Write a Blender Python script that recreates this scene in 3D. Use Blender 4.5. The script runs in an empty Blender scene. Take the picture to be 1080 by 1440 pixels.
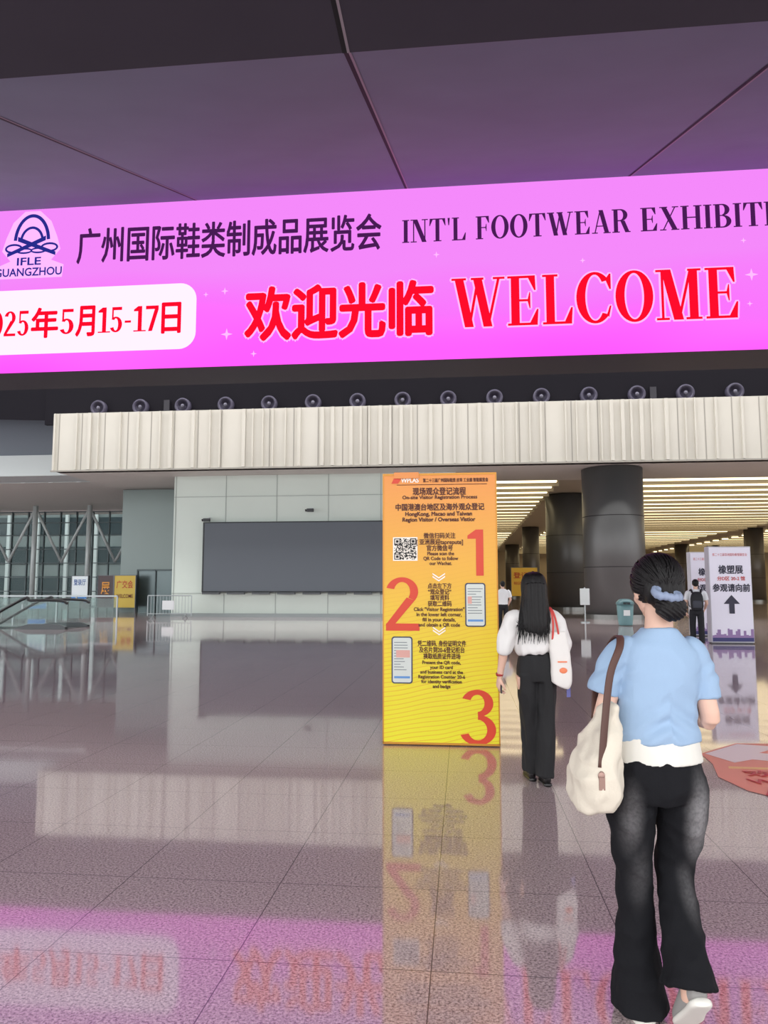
import bpy, math, random
from mathutils import Vector, Matrix, noise
random.seed(7)
scene = bpy.context.scene
scene.view_settings.view_transform = 'Standard'
scene.view_settings.look = 'None'

# ---------------------------------------------------------------- materials
def lin(c):
    def f(v):
        v = v / 255.0
        return v / 12.92 if v <= 0.04045 else ((v + 0.055) / 1.055) ** 2.4
    return (f(c[0]), f(c[1]), f(c[2]), 1.0)

def mat(name, col, rough=0.6, metal=0.0, emis=0.0, ecol=None, bump=0.0, bscale=60.0, vary=0.0,
        stretch=(1, 1, 1), spec=0.5):
    m = bpy.data.materials.new(name)
    m.use_nodes = True
    nt = m.node_tree
    b = nt.nodes['Principled BSDF']
    b.inputs['Base Color'].default_value = lin(col)
    b.inputs['Roughness'].default_value = rough
    b.inputs['Metallic'].default_value = metal
    b.inputs['Specular IOR Level'].default_value = spec
    if emis > 0:
        b.inputs['Emission Color'].default_value = lin(ecol or col)
        b.inputs['Emission Strength'].default_value = emis
    if bump > 0 or vary > 0:
        tc = nt.nodes.new('ShaderNodeTexCoord')
        mp = nt.nodes.new('ShaderNodeMapping')
        mp.inputs['Scale'].default_value = stretch
        nz = nt.nodes.new('ShaderNodeTexNoise')
        nz.inputs['Scale'].default_value = bscale
        nz.inputs['Detail'].default_value = 4
        nt.links.new(tc.outputs['Object'], mp.inputs['Vector'])
        nt.links.new(mp.outputs['Vector'], nz.inputs['Vector'])
        if bump > 0:
            bp = nt.nodes.new('ShaderNodeBump')
            bp.inputs['Strength'].default_value = bump
            bp.inputs['Distance'].default_value = 0.01
            nt.links.new(nz.outputs['Fac'], bp.inputs['Height'])
            nt.links.new(bp.outputs['Normal'], b.inputs['Normal'])
        if vary > 0:
            mx = nt.nodes.new('ShaderNodeMix'); mx.data_type = 'RGBA'
            c = lin(col)
            mx.inputs[6].default_value = (c[0]*(1-vary), c[1]*(1-vary), c[2]*(1-vary), 1)
            mx.inputs[7].default_value = (min(1, c[0]*(1+vary)), min(1, c[1]*(1+vary)), min(1, c[2]*(1+vary)), 1)
            nt.links.new(nz.outputs['Fac'], mx.inputs[0])
            nt.links.new(mx.outputs[2], b.inputs['Base Color'])
    return m

def emat(name, col, strength=1.0):
    m = bpy.data.materials.new(name); m.use_nodes = True
    nt = m.node_tree
    b = nt.nodes['Principled BSDF']
    b.inputs['Base Color'].default_value = (0, 0, 0, 1)
    b.inputs['Specular IOR Level'].default_value = 0.0
    b.inputs['Emission Color'].default_value = lin(col)
    b.inputs['Emission Strength'].default_value = strength
    return m

# ---------------------------------------------------------------- mesh helpers
def link(o, parent=None):
    scene.collection.objects.link(o)
    if parent is not None:
        o.parent = parent
    return o

def root(name, loc=(0, 0, 0), rz=0.0):
    e = bpy.data.objects.new(name, None)
    e.empty_display_size = 0.2
    e.location = loc
    e.rotation_euler = (0, 0, rz)
    return link(e)

def mobj(name, v, f, m, parent=None, smooth=False):
    me = bpy.data.meshes.new(name)
    me.from_pydata([tuple(p) for p in v], [], f)
    me.update()
    if m: me.materials.append(m)
    if smooth:
        me.polygons.foreach_set('use_smooth', [True] * len(me.polygons))
    return link(bpy.data.objects.new(name, me), parent)

class Geo:
    def __init__(s): s.v = []; s.f = []
    def add(s, v, f):
        n = len(s.v); s.v += [Vector(p) for p in v]; s.f += [tuple(i + n for i in q) for q in f]; return s
    def box(s, x0, x1, y0, y1, z0, z1):
        v = [(x0,y0,z0),(x1,y0,z0),(x1,y1,z0),(x0,y1,z0),(x0,y0,z1),(x1,y0,z1),(x1,y1,z1),(x0,y1,z1)]
        f = [(0,3,2,1),(4,5,6,7),(0,1,5,4),(1,2,6,5),(2,3,7,6),(3,0,4,7)]
        return s.add(v, f)
    def obj(s, name, m, parent=None, smooth=False, bevel=0):
        o = mobj(name, s.v, s.f, m, parent, smooth)
        if bevel:
            b = o.modifiers.new('bevel', 'BEVEL'); b.width = bevel; b.segments = 2; b.limit_method = 'ANGLE'
        return o

def box(name, x, y, z, m, parent=None, bevel=0):
    return Geo().box(x[0], x[1], y[0], y[1], z[0], z[1]).obj(name, m, parent, bevel=bevel)

def crom(p, k):
    out = []
    n = len(p)
    for i in range(n - 1):
        p0 = p[max(i-1, 0)]; p1 = p[i]; p2 = p[i+1]; p3 = p[min(i+2, n-1)]
        for j in range(k):
            t = j / k
            out.append([0.5*((2*b) + (-a + c)*t + (2*a - 5*b + 4*c - d)*t*t + (-a + 3*b - 3*c + d)*t**3)
                        for a, b, c, d in zip(p0, p1, p2, p3)])
    out.append(list(p[-1]))
    return out

def tube(g, keys, ref=(1, 0, 0), n=20, k=5, power=2.0):
    """keys: (x,y,z,a[,b]) ; a = half width along ref, b = other half width"""
    kk = [list(q) if len(q) == 5 else list(q) + [q[3]] for q in keys]
    pts = crom(kk, k)
    ref = Vector(ref)
    v = []; f = []
    N = len(pts)
    for i, q in enumerate(pts):
        a = Vector(pts[max(i-1, 0)][:3]); b = Vector(pts[min(i+1, N-1)][:3])
        T = (b - a)
        if T.length < 1e-6: T = Vector((0, 0, 1))
        T.normalize()
        S = ref - T * ref.dot(T)
        if S.length < 1e-3: S = T.orthogonal()
        S.normalize(); U = T.cross(S)
        c = Vector(q[:3])
        for j in range(n):
            an = 2*math.pi*j/n
            ca, sa = math.cos(an), math.sin(an)
            ca = math.copysign(abs(ca)**(2/power), ca); sa = math.copysign(abs(sa)**(2/power), sa)
            v.append(c + S*ca*max(q[3], 1e-4) + U*sa*max(q[4], 1e-4))
    for i in range(N-1):
        for j in range(n):
            f.append((i*n+j, i*n+(j+1) % n, (i+1)*n+(j+1) % n, (i+1)*n+j))
    f.append(tuple(reversed(range(n)))); f.append(tuple((N-1)*n + j for j in range(n)))
    g.add(v, f)
    return g

def ell(g, c, r, M=None, nu=20, nv=12):
    v = []; f = []
    c = Vector(c)
    v.append(Vector((0, 0, r[2])))
    for i in range(1, nv):
        th = math.pi*i/nv
        for j in range(nu):
            ph = 2*math.pi*j/nu
            v.append(Vector((r[0]*math.sin(th)*math.cos(ph), r[1]*math.sin(th)*math.sin(ph), r[2]*math.cos(th))))
    v.append(Vector((0, 0, -r[2])))
    for j in range(nu): f.append((0, 1+j, 1+(j+1) % nu))
    for i in range(nv-2):
        for j in range(nu):
            f.append((1+i*nu+j, 1+(i+1)*nu+j, 1+(i+1)*nu+(j+1) % nu, 1+i*nu+(j+1) % nu))
    L = len(v)-1
    for j in range(nu): f.append((L, 1+(nv-2)*nu+(j+1) % nu, 1+(nv-2)*nu+j))
    if M: v = [M @ p for p in v]
    g.add([p + c for p in v], f)
    return g

def cyl(g, c0, c1, r, n=24):
    tube(g, [(*c0, r), (*c1, r)], n=n, k=1)
    return g

def fuse(name, g, voxel, m, parent, smooth=6, fold=0.0, fscale=(8, 8, 5), fn=None):
    me = bpy.data.meshes.new('tmp'); me.from_pydata([tuple(p) for p in g.v], [], g.f); me.update()
    o = bpy.data.objects.new('tmp', me); scene.collection.objects.link(o)
    r = o.modifiers.new('r', 'REMESH'); r.mode = 'VOXEL'; r.voxel_size = voxel; r.use_smooth_shade = True
    if smooth:
        s = o.modifiers.new('s', 'SMOOTH'); s.factor = 0.5; s.iterations = smooth
    bpy.context.view_layer.update()
    dg = bpy.context.evaluated_depsgraph_get()
    out = bpy.data.meshes.new_from_object(o.evaluated_get(dg))
    bpy.data.objects.remove(o); bpy.data.meshes.remove(me)
    if fold or fn:
        out.update()
        nn = [v.normal.copy() for v in out.vertices]
        for v, q in zip(out.vertices, nn):
            p = v.co
            d = 0.0
            if fold:
                w = Vector((p.x*fscale[0], p.y*fscale[1], p.z*fscale[2]))
                a = noise.noise(w); b = noise.noise(w*2.3 + Vector((7, 3, 1)))
                d = fold*((1 - abs(a)*3.0)*0.6 + b*0.5)
            if fn: d += fn(p)
            v.co = p + q*d
        out.update()
    out.name = name
    out.materials.clear(); out.materials.append(m)
    out.polygons.foreach_set('use_smooth', [True]*len(out.polygons))
    return link(bpy.data.objects.new(name, out), parent)

# flat artwork (posters, banners): 2D polygons placed on local XZ plane facing -Y
def flat(name, polys, m, y, parent, x0=0, z0=0, sx=1, sz=1):
    v = []; f = []
    for i, p in enumerate(polys):
        n = len(v)
        v += [(x0 + a*sx, y - i*.00002, z0 + b*sz) for a, b in p]
        f.append(tuple(range(n, n+len(p))))
    return mobj(name, v, f, m, parent)

def R(x0, z0, x1, z1): return [(x0, z0), (x1, z0), (x1, z1), (x0, z1)]

def rrect(x0, z0, x1, z1, r, n=8):
    out = []
    for cx, cz, a in ((x1-r, z0+r, -90), (x1-r, z1-r, 0), (x0+r, z1-r, 90), (x0+r, z0+r, 180)):
        for i in range(n+1):
            t = math.radians(a + 90*i/n)
            out.append((cx + r*math.cos(t), cz + r*math.sin(t)))
    return out

def text(name, body, x0, x1, z0, z1, y, m, parent, offset=0.0, align='CENTER', shear=0.0, spacing=1.0, bold=0.0):
    """flat lettering fitted to a box; bold = stroke thickening in metres (stacked, slightly shifted copies)"""
    cu = bpy.data.curves.new('t', 'FONT'); cu.body = body; cu.offset = offset; cu.align_x = align
    cu.resolution_u = 3; cu.shear = shear; cu.space_line = spacing
    o = bpy.data.objects.new('t', cu); scene.collection.objects.link(o)
    bpy.context.view_layer.update()
    dg = bpy.context.evaluated_depsgraph_get()
    me = bpy.data.meshes.new_from_object(o.evaluated_get(dg))
    bpy.data.objects.remove(o)
    if len(me.vertices) == 0: return None
    P = [(v.co.x, v.co.y) for v in me.vertices]
    F = [tuple(p.vertices) for p in me.polygons]
    bpy.data.meshes.remove(me)
    a0, a1 = min(p[0] for p in P), max(p[0] for p in P); b0, b1 = min(p[1] for p in P), max(p[1] for p in P)
    x0 += bold; x1 -= bold; z0 += bold; z1 -= bold
    Q = [(x0 + (a-a0)/(a1-a0)*(x1-x0), z0 + (b-b0)/max(b1-b0, 1e-6)*(z1-z0)) for a, b in P]
    sh = [(0, 0)] if bold == 0 else [(bold*math.cos(k*math.pi/4), bold*math.sin(k*math.pi/4)) for k in range(8)]
    V = []; FF = []
    for i, (dx, dz) in enumerate(sh):
        n = len(V)
        V += [(a+dx, y-.0004*i, b+dz) for a, b in Q]
        FF += [tuple(q+n for q in f) for f in F]
    return mobj(name, V, FF, m, parent)

# condensed high-contrast serif capitals
T_, t_ = 0.18, 0.055
def ring(cx, cz, rx, rz, T=T_, t=t_, a0=0, a1=360, n=40):
    out = []
    for i in range(n):
        a = math.radians(a0+(a1-a0)*i/n); b = math.radians(a0+(a1-a0)*(i+1)/n)
        o = lambda q, e, h: (cx+e*math.cos(q), cz+h*math.sin(q))
        out.append([o(a, rx, rz), o(b, rx, rz), o(b, rx-T, rz-t), o(a, rx-T, rz-t)])
    return out
def diag(xa, za, xb, zb, w): return [(xa-w/2, za), (xa+w/2, za), (xb+w/2, zb), (xb-w/2, zb)]
def serif(xc, z, w): return R(xc-w/2, z, xc+w/2, z+0.045)
def glyph(ch):
    S = [R(.07, 0, .24, 1), serif(.155, 0, .31), serif(.155, .955, .31)]
    if ch == 'I': return S, .31
    if ch == 'L': return S + [R(.2, 0, .58, .05), [(.44, .05), (.58, .05), (.6, .33), (.57, .33)]], .62
    if ch in 'EF':
        g = S + [R(.2, .95, .56, 1), [(.42, .95), (.56, .95), (.57, .7), (.54, .7)], R(.2, .48, .44, .525),
                 [(.4, .5), (.44, .34), (.46, .34), (.46, .66), (.44, .66)]]
        if ch == 'E': g += [R(.2, 0, .6, .05), [(.45, .05), (.6, .05), (.62, .32), (.59, .32)]]; return g, .65
        return g, .6
    if ch == 'T': return [R(.27, 0, .44, 1), serif(.355, 0, .34), R(.02, .95, .69, 1),
                          [(.02, .95), (.15, .95), (.03, .68), (0, .68)], [(.56, .95), (.69, .95), (.71, .68), (.68, .68)]], .71
    if ch == 'H': return S + [R(.2, .475, .6, .525), R(.55, 0, .72, 1), serif(.635, 0, .31), serif(.635, .955, .31)], .79
    if ch == 'N': return [R(.11, 0, .16, 1), serif(.135, 0, .27), serif(.12, .955, .24), diag(.2, 1, .6, 0, .2),
                          R(.6, 0, .65, 1), serif(.625, .955, .27)], .76
    if ch == 'M': return [R(.1, 0, .15, 1), serif(.125, 0, .25), serif(.14, .955, .28), diag(.2, 1, .43, 0, .19),
                          diag(.43, 0, .68, 1, .055), R(.64, 0, .81, 1), serif(.725, 0, .31), serif(.75, .955, .26)], .9
    if ch == 'W': return [diag(.15, 1, .36, 0, .18), diag(.36, 0, .55, 1, .055), diag(.53, 1, .74, 0, .18),
                          diag(.74, 0, .97, 1, .055), serif(.15, .955, .3), serif(.53, .955, .26), serif(.97, .955, .24)], 1.09
    if ch == 'A': return [diag(.12, 0, .36, 1, .05), diag(.62, 0, .38, 1, .18), R(.19, .29, .56, .335),
                          serif(.12, 0, .24), serif(.62, 0, .3)], .78
    if ch == 'O': return ring(.37, .5, .37, .515), .74
    if ch == 'C': return ring(.37, .5, .37, .515, a0=42, a1=318) + [[(.58, .86), (.66, .97), (.69, .97), (.69, .66), (.66, .66)],
                          [(.6, .16), (.66, .33), (.69, .33), (.64, .1)]], .72
    if ch == 'R': return S + ring(.34, .74, .3, .26, a0=-90, a1=90, n=24) + [R(.2, .95, .35, 1), R(.2, .48, .35, .53),
                          diag(.43, .5, .62, 0, .18), serif(.64, 0, .22)], .75
    if ch == 'B': return S + ring(.33, .755, .27, .245, a0=-90, a1=90, n=24) + ring(.34, .265, .31, .265, a0=-90, a1=90, n=24) + \
                          [R(.2, .95, .34, 1), R(.2, .49, .34, .535), R(.2, 0, .34, .05)], .67
    if ch == 'X': return [diag(.16, 1, .58, 0, .19), diag(.6, 1, .13, 0, .05), serif(.16, .955, .3), serif(.58, 0, .3),
                          serif(.6, .955, .24), serif(.13, 0, .24)], .74
    if ch == "'": return [[(.03, 1), (.13, 1), (.1, .68), (.06, .68)]], .16
    return [], .32
def digit(ch, T, t, ser=True):
    if ch == '0': return ring(.27, .5, .27, .5, T, t), .54
    if ch == '1':
        g = [R(.2, 0, .2+T, 1), [(.02, .8), (.02, .87), (.2, 1), (.2, .8)]]
        if ser: g.append(R(.02, 0, .38+T, .05))
        return g, .42+T*.3
    if ch == '2':
        return ring(.26, .73, .26, .27, T, t, -38, 165) + [[(.465, .565), (.465-T, .62), (0, t*1.3), (0, 0), (.12, t)], R(0, 0, .54, t*1.5)], .55
    if ch == '5': return [R(.08, 1-t*1.8, .5, 1), R(.08, .5, .08+max(t, .06), 1)] + ring(.25, .31, .27, .31, T, t, -155, 135), .54
    if ch == '7': return [R(0, 1-t*2, .54, 1), diag(.46, 1-t*2, .2, 0, T)], .54
    if ch == '3': return ring(.25, .755, .235, .245, T, t, -88, 160) + ring(.25, .275, .27, .275, T, t, -160, 88), .53
    if ch == '-': return [R(.03, .36, .3, .45)], .33
    return [], .3
def digits(name, s, x0, x1, z0, h, y, m, parent, T=.15, t=.05, ser=True):
    polys = []; x = 0
    for ch in s:
        g, w = digit(ch, T, t, ser)
        polys += [[(x+a, b) for a, b in p] for p in g]; x += w+.06
    return flat(name, polys, m, y, parent, x0, z0, (x1-x0)/(x-.06), h)
def serif_text(name, s, x0, x1, z0, h, y, m, parent):
    polys = []; x = 0
    for ch in s:
        g, w = glyph(ch)
        polys += [[(x+a, b) for a, b in p] for p in g]
        x += w + .055
    k = (x1-x0)/(x-.055)
    return flat(name, polys, m, y, parent, x0, z0, k, h)

# ================================================================= CAMERA
F = 1050.0
cam = bpy.data.cameras.new('camera')
cam.sensor_fit = 'VERTICAL'; cam.sensor_height = 36.0
cam.lens = 36.0*F/1440.0
cam.clip_end = 500
co = bpy.data.objects.new('camera', cam); link(co)
co.location = (0, 0, 1.5)
YAW = math.radians(6.0); PITCH = math.radians(5.765)
co.rotation_euler = (math.radians(90)+PITCH, 0, YAW)
scene.camera = co

# ================================================================= WORLD
w = bpy.data.worlds.new('world'); scene.world = w; w.use_nodes = True
bg = w.node_tree.nodes['Background']
bg.inputs['Color'].default_value = (0.92, 0.94, 0.95, 1)
bg.inputs['Strength'].default_value = 3.1

# ================================================================= FLOOR
def floor_material():
    m = bpy.data.materials.new('polished_granite'); m.use_nodes = True
    nt = m.node_tree; N = nt.nodes; L = nt.links
    b = N['Principled BSDF']
    g = N.new('ShaderNodeNewGeometry')
    n1 = N.new('ShaderNodeTexNoise'); n1.inputs['Scale'].default_value = 85; n1.inputs['Detail'].default_value = 5; n1.inputs['Roughness'].default_value = .8
    L.new(g.outputs['Position'], n1.inputs['Vector'])
    r1 = N.new('ShaderNodeValToRGB')
    e = r1.color_ramp.elements
    e[0].position = .38; e[0].color = lin((88, 74, 78))
    e[1].position = .61; e[1].color = lin((232, 214, 214))
    x = r1.color_ramp.elements.new(.49); x.color = lin((188, 165, 168))
    L.new(n1.outputs['Fac'], r1.inputs['Fac'])
    n2 = N.new('ShaderNodeTexNoise'); n2.inputs['Scale'].default_value = .45; n2.inputs['Detail'].default_value = 2
    L.new(g.outputs['Position'], n2.inputs['Vector'])
    mx = N.new('ShaderNodeMix'); mx.data_type = 'RGBA'; mx.blend_type = 'MULTIPLY'; mx.inputs[0].default_value = .12
    L.new(r1.outputs['Color'], mx.inputs[6]); L.new(n2.outputs['Fac'], mx.inputs[7])
    br = N.new('ShaderNodeTexBrick'); br.offset = 0; br.squash = 1
    br.inputs['Scale'].default_value = 1; br.inputs['Brick Width'].default_value = .8; br.inputs['Row Height'].default_value = .8
    br.inputs['Mortar Size'].default_value = .0025; br.inputs['Mortar Smooth'].default_value = .1
    mp = N.new('ShaderNodeMapping'); mp.inputs['Location'].default_value = (.14, .1, 0)
    L.new(g.outputs['Position'], mp.inputs['Vector']); L.new(mp.outputs['Vector'], br.inputs['Vector'])
    m2 = N.new('ShaderNodeMix'); m2.data_type = 'RGBA'
    L.new(br.outputs['Fac'], m2.inputs[0]); L.new(mx.outputs[2], m2.inputs[6]); m2.inputs[7].default_value = lin((84, 70, 76))
    L.new(m2.outputs[2], b.inputs['Base Color'])
    b.inputs['Roughness'].default_value = .4
    b.inputs['Specular IOR Level'].default_value = .2
    b.inputs['Coat Weight'].default_value = 1.0
    b.inputs['Coat IOR'].default_value = 1.75
    b.inputs['Coat Roughness'].default_value = .05
    return m
M_floor = floor_material()
hx0, hx1, hy0, hy1 = -25.0, -16.2, 25.6, 27.6
g = Geo()
for (x0, x1, y0, y1) in ((-70, 80, -14, hy0), (-70, 80, hy1, 140), (-70, hx0, hy0, hy1), (hx1, 80, hy0, hy1)):
    g.add([(x0, y0, 0), (x1, y0, 0), (x1, y1, 0), (x0, y1, 0)], [(0, 1, 2, 3)])
g.obj('floor', M_floor)

# ================================================================= CEILING (canopy)
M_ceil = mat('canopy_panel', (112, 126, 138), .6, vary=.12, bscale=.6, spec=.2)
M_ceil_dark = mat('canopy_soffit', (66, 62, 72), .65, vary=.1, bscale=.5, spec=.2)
M_joint = mat('joint_dark', (18, 15, 20), .8)
M_jl = mat('joint_light', (150, 138, 146), .7)
SL = .378; YB = 25.2; ZT = 15.6; YK = 11.46
zk = ZT - SL*(YB-YK)
can = root('ceiling')
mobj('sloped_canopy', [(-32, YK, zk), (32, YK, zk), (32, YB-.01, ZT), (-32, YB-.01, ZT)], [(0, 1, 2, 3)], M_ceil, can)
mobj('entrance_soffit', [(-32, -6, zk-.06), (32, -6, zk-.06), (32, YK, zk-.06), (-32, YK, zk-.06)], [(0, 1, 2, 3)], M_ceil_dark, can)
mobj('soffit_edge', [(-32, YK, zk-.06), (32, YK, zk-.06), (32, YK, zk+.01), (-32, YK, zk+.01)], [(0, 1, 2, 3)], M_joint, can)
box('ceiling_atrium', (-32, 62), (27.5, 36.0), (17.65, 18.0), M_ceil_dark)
g = Geo(); gl = Geo()
for i in range(-3, 5):
    x = -1.85 + 7.7*i
    for gg_, a, b_, dz in ((g, -.05, .03, 0), (gl, .03, .075, .0)):
        v = []
        for yy, zz in ((-6, zk-.065), (YK, zk-.065)):
            v += [(x+a, yy, zz), (x+b_, yy, zz)]
        gg_.add(v, [(0, 1, 3, 2)])
        v = []
        for yy, zz in ((YK, zk-.012), (YB-.02, ZT-.012)):
            v += [(x+a, yy, zz), (x+b_, yy, zz)]
        gg_.add(v, [(0, 1, 3, 2)])
g.obj('panel_joints', M_joint, can); gl.obj('joint_lips', M_jl, can)

# ================================================================= LED BANNER
def banner_material():
    m = bpy.data.materials.new('led_banner_pink'); m.use_nodes = True
    nt = m.node_tree; N = nt.nodes; L = nt.links
    b = N['Principled BSDF']; b.inputs['Base Color'].default_value = (0, 0, 0, 1); b.inputs['Specular IOR Level'].default_value = 0
    tc = N.new('ShaderNodeTexCoord'); mp = N.new('ShaderNodeMapping'); mp.inputs['Scale'].default_value = (.06, 1, .16)
    L.new(tc.outputs['Object'], mp.inputs['Vector'])
    nz = N.new('ShaderNodeTexNoise'); nz.inputs['Scale'].default_value = 1.6; nz.inputs['Detail'].default_value = 1
    L.new(mp.outputs['Vector'], nz.inputs['Vector'])
    sep = N.new('ShaderNodeSeparateXYZ'); L.new(tc.outputs['Object'], sep.inputs[0])
    mr = N.new('ShaderNodeMapRange'); mr.inputs['From Min'].default_value = 0; mr.inputs['From Max'].default_value = 6.27
    L.new(sep.outputs['Z'], mr.inputs['Value'])
    ad = N.new('ShaderNodeMath'); ad.operation = 'MULTIPLY_ADD'; ad.inputs[1].default_value = .9; 
    L.new(nz.outputs['Fac'], ad.inputs[0]); L.new(mr.outputs[0], ad.inputs[2])
    rp = N.new('ShaderNodeValToRGB'); e = rp.color_ramp.elements
    e[0].position = .35; e[0].color = lin((186, 54, 172))
    e[1].position = 1.0; e[1].color = lin((160, 88, 164))
    x = rp.color_ramp.elements.new(.7); x.color = lin((164, 74, 166))
    L.new(ad.outputs[0], rp.inputs['Fac'])
    L.new(rp.outputs['Color'], b.inputs['Emission Color'])
    b.inputs['Emission Strength'].default_value = 2.6
    return m
M_case = mat('banner_casing', (34, 26, 40), .6)
ZB = 9.33
ban = root('led_banner', (0, YB, ZB))
H = ZT-ZB
mobj('screen_face', [(-22, 0, 0), (26, 0, 0), (26, 0, H), (-22, 0, H)], [(0, 1, 2, 3)], banner_material(), ban)
g = Geo(); g.box(-22, 26, .01, 2.2, -.01, H+.4)
for i in range(9): g.box(-20+i*5.5, -19.6+i*5.5, 1.0, 1.4, H, 17.64-ZB)
g.obj('casing', M_case, ban)
box('ceiling_band', (-32, 32), (YB+.9, 27.5), (17.65, 18.0), M_ceil_dark)
M_txt = emat('banner_text_dark', (72, 28, 84), 1); M_red = emat('banner_text_red', (232, 8, 34), 1.6)
M_wht = emat('banner_white', (250, 226, 250), 1.4); M_pale = emat('banner_pale_panel', (226, 198, 232), 1.6)
M_halo = emat('banner_halo', (232, 166, 236), 1.35)
M_navy = emat('banner_navy', (40, 44, 140), 1)
text('title_chinese', '广州国际鞋类制成品展览会', -14.07, -2.73, 13.36-ZB, 14.74-ZB, -.03, M_txt, ban, bold=.022)
serif_text('title_english_a', "INT'L", -2.0, .25, 13.58-ZB, .84, -.03, M_txt, ban)
serif_text('title_english_b', "FOOTWEAR", .58, 5.83, 13.58-ZB, .84, -.03, M_txt, ban)
serif_text('title_english_c', "EXHIBITION", 6.17, 11.9, 13.58-ZB, .84, -.03, M_txt, ban)
def halo(name, fn, d=.045):
    for i in range(6):
        a = i*math.pi/3
        fn(name + '_%d' % i, d*math.cos(a), d*math.sin(a))
halo('welcome_outline', lambda n, dx, dz: serif_text(n, "WELCOME", -.285+dx, 9.28+dx, 10.43-ZB+dz, 1.76, -.02, M_halo, ban), .06)
serif_text('welcome_english', "WELCOME", -.285, 9.28, 10.43-ZB, 1.76, -.04, M_red, ban)
text('welcome_cn_outline', '欢迎光临', -7.72, -.84, 10.12-ZB, 12.28-ZB, -.015, M_halo, ban, bold=.12)
text('welcome_chinese', '欢迎光临', -7.66, -.9, 10.18-ZB, 12.22-ZB, -.04, M_red, ban, bold=.06)
flat('date_panel', [rrect(-20.5, 10.02-ZB, -9.45, 12.47-ZB, .62)], M_pale, -.012, ban)
dz0 = 10.72-ZB
digits('date_year', '2025', -17.8, -15.8, dz0, .95, -.03, M_red, ban, T=.17, t=.07)
digits('date_month', '5', -14.6, -14.05, dz0, .95, -.03, M_red, ban, T=.17, t=.07)
digits('date_days', '15-17', -13.15, -10.85, dz0, .95, -.03, M_red, ban, T=.17, t=.07)
for nm, s_, a, b_ in (('nian', '年', -15.72, -14.66), ('yue', '月', -14.0, -13.25), ('ri', '日', -10.74, -10.0)):
    text('date_'+nm, s_, a, b_, dz0-.12, dz0+1.05, -.03, M_red, ban, bold=.03)
# logo : sneaker seen from the front with laces
def arc(cx, cz, rx, rz, a0, a1, w, n=24): return ring(cx, cz, rx, rz, T=w, t=w, a0=a0, a1=a1, n=n)
lg = arc(-15.85, 14.3, .72, 1.1, 5, 175, .13) + arc(-15.85, 14.3, .48, .62, 10, 170, .1)
for sgn in (-1, 1):
    cx = -15.85
    lg += [[(cx-sgn*.95, 13.9), (cx-sgn*.95, 13.76), (cx+sgn*.55, 14.36), (cx+sgn*.55, 14.54)]]
    lg += arc(cx+sgn*.7, 14.08, .35, .19, 0, 360, .08, 20)
    lg += arc(cx+sgn*.28, 13.98, .32, .12, 0, 360, .07, 20)
flat('logo_mark', [[(a, b-ZB) for a, b in p] for p in lg], M_navy, -.03, ban)
bk = [(-1.25, 12.92), (1.25, 12.92), (1.3, 13.4), (.8, 13.6), (1.15, 14.0), (1.0, 14.5), (.75, 15.1), (.3, 15.52), (-.3, 15.52), (-.75, 15.1), (-1.0, 14.5), (-1.15, 14.0), (-.8, 13.6), (-1.3, 13.4)]
flat('logo_backing', [[(-15.87+a, b-ZB) for a, b in bk]], M_halo, -.012, ban)
text('logo_ifle', 'IFLE', -16.4, -15.45, 13.42-ZB, 13.72-ZB, -.03, M_navy, ban, offset=.02)
text('logo_city', 'GUANGZHOU', -17.25, -14.62, 13.0-ZB, 13.32-ZB, -.03, M_navy, ban, offset=.02)
st = []
for sx, sz, r in ((-8.3, 10.5, .22), (-8.4, 12.1, .14), (-9.1, 12.0, .1), (9.7, 11.9, .22), (9.6, 10.9, .1), (-.8, 13.1, .12), (-7.3, 9.75, .12),
                  (4.2, 12.65, .1), (9.5, 13.1, .1)):
    p = []
    for i in range(8):
        rr = r if i % 2 == 0 else r*.3
        p.append((sx + rr*math.cos(i*math.pi/4), sz-ZB + rr*math.sin(i*math.pi/4)))
    st.append(p)
flat('sparkles', st, M_halo, -.025, ban)

# ================================================================= BEAM + NOZZLES
M_beam = mat('beam_panel', (194, 190, 180), .6, vary=.04, bscale=.8)
M_beam2 = mat('beam_rib', (150, 146, 138), .6)
bm = root('trim_beam', (0, 35, 7.3))
Geo().box(-20.4, 60, 0, .8, 0, 2.9).obj('beam_body', M_beam, bm)
g = Geo(); x = -20.3; random.seed(3)
while x < 40:
    wd = random.choice((.06, .06, .1, .16)); g.box(x, x+wd, -.12, 0, .02, 2.88)
    x += random.choice((.42, .5, .62, .9, 1.15, .5))
g.obj('ribs', M_beam, bm)
g = Geo(); x = -20.1
for i in range(50):
    g.box(x, x+.045, -.012, 0, .02, 2.88); x += 1.2
g.box(-20.4, 60, -.13, -.0, -.07, .0)
g.obj('panel_gaps', M_beam2, bm)
M_dark = mat('dark_wall', (14, 11, 20), .8, spec=.2)
box('wall_upper', (-21.5, 60), (36.05, 36.3), (9.9, 17.6), M_dark)
g = Geo(); g2 = Geo()
for i in range(24):
    cx = -18.5 + 2.236*i
    n = 28; v = []; f = []
    prof = [(.40, .1), (.40, -.16), (.31, -.2), (.27, -.1), (.2, .02), (0.001, .03)]
    for j in range(n):
        a = 2*math.pi*j/n
        for r_, yy in prof: v.append((cx + r_*math.cos(a), 35.94+yy, 10.66 + r_*math.sin(a)))
    K = len(prof)
    for j in range(n):
        for k in range(K-1):
            q = (j+1) % n
            f.append((j*K+k, q*K+k, q*K+k+1, j*K+k+1))
    g.add(v, f)
    ell(g2, (cx, 35.82, 10.66), (.1, .08, .1), nu=12, nv=8)
nz = root('air_nozzle_row')
g.obj('nozzle_rings', mat('nozzle_grey', (66, 62, 80), .5, .1), nz, True)
g2.obj('nozzle_cores', mat('nozzle_core', (100, 98, 112), .4, .3), nz, True)
g = Geo()
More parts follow.
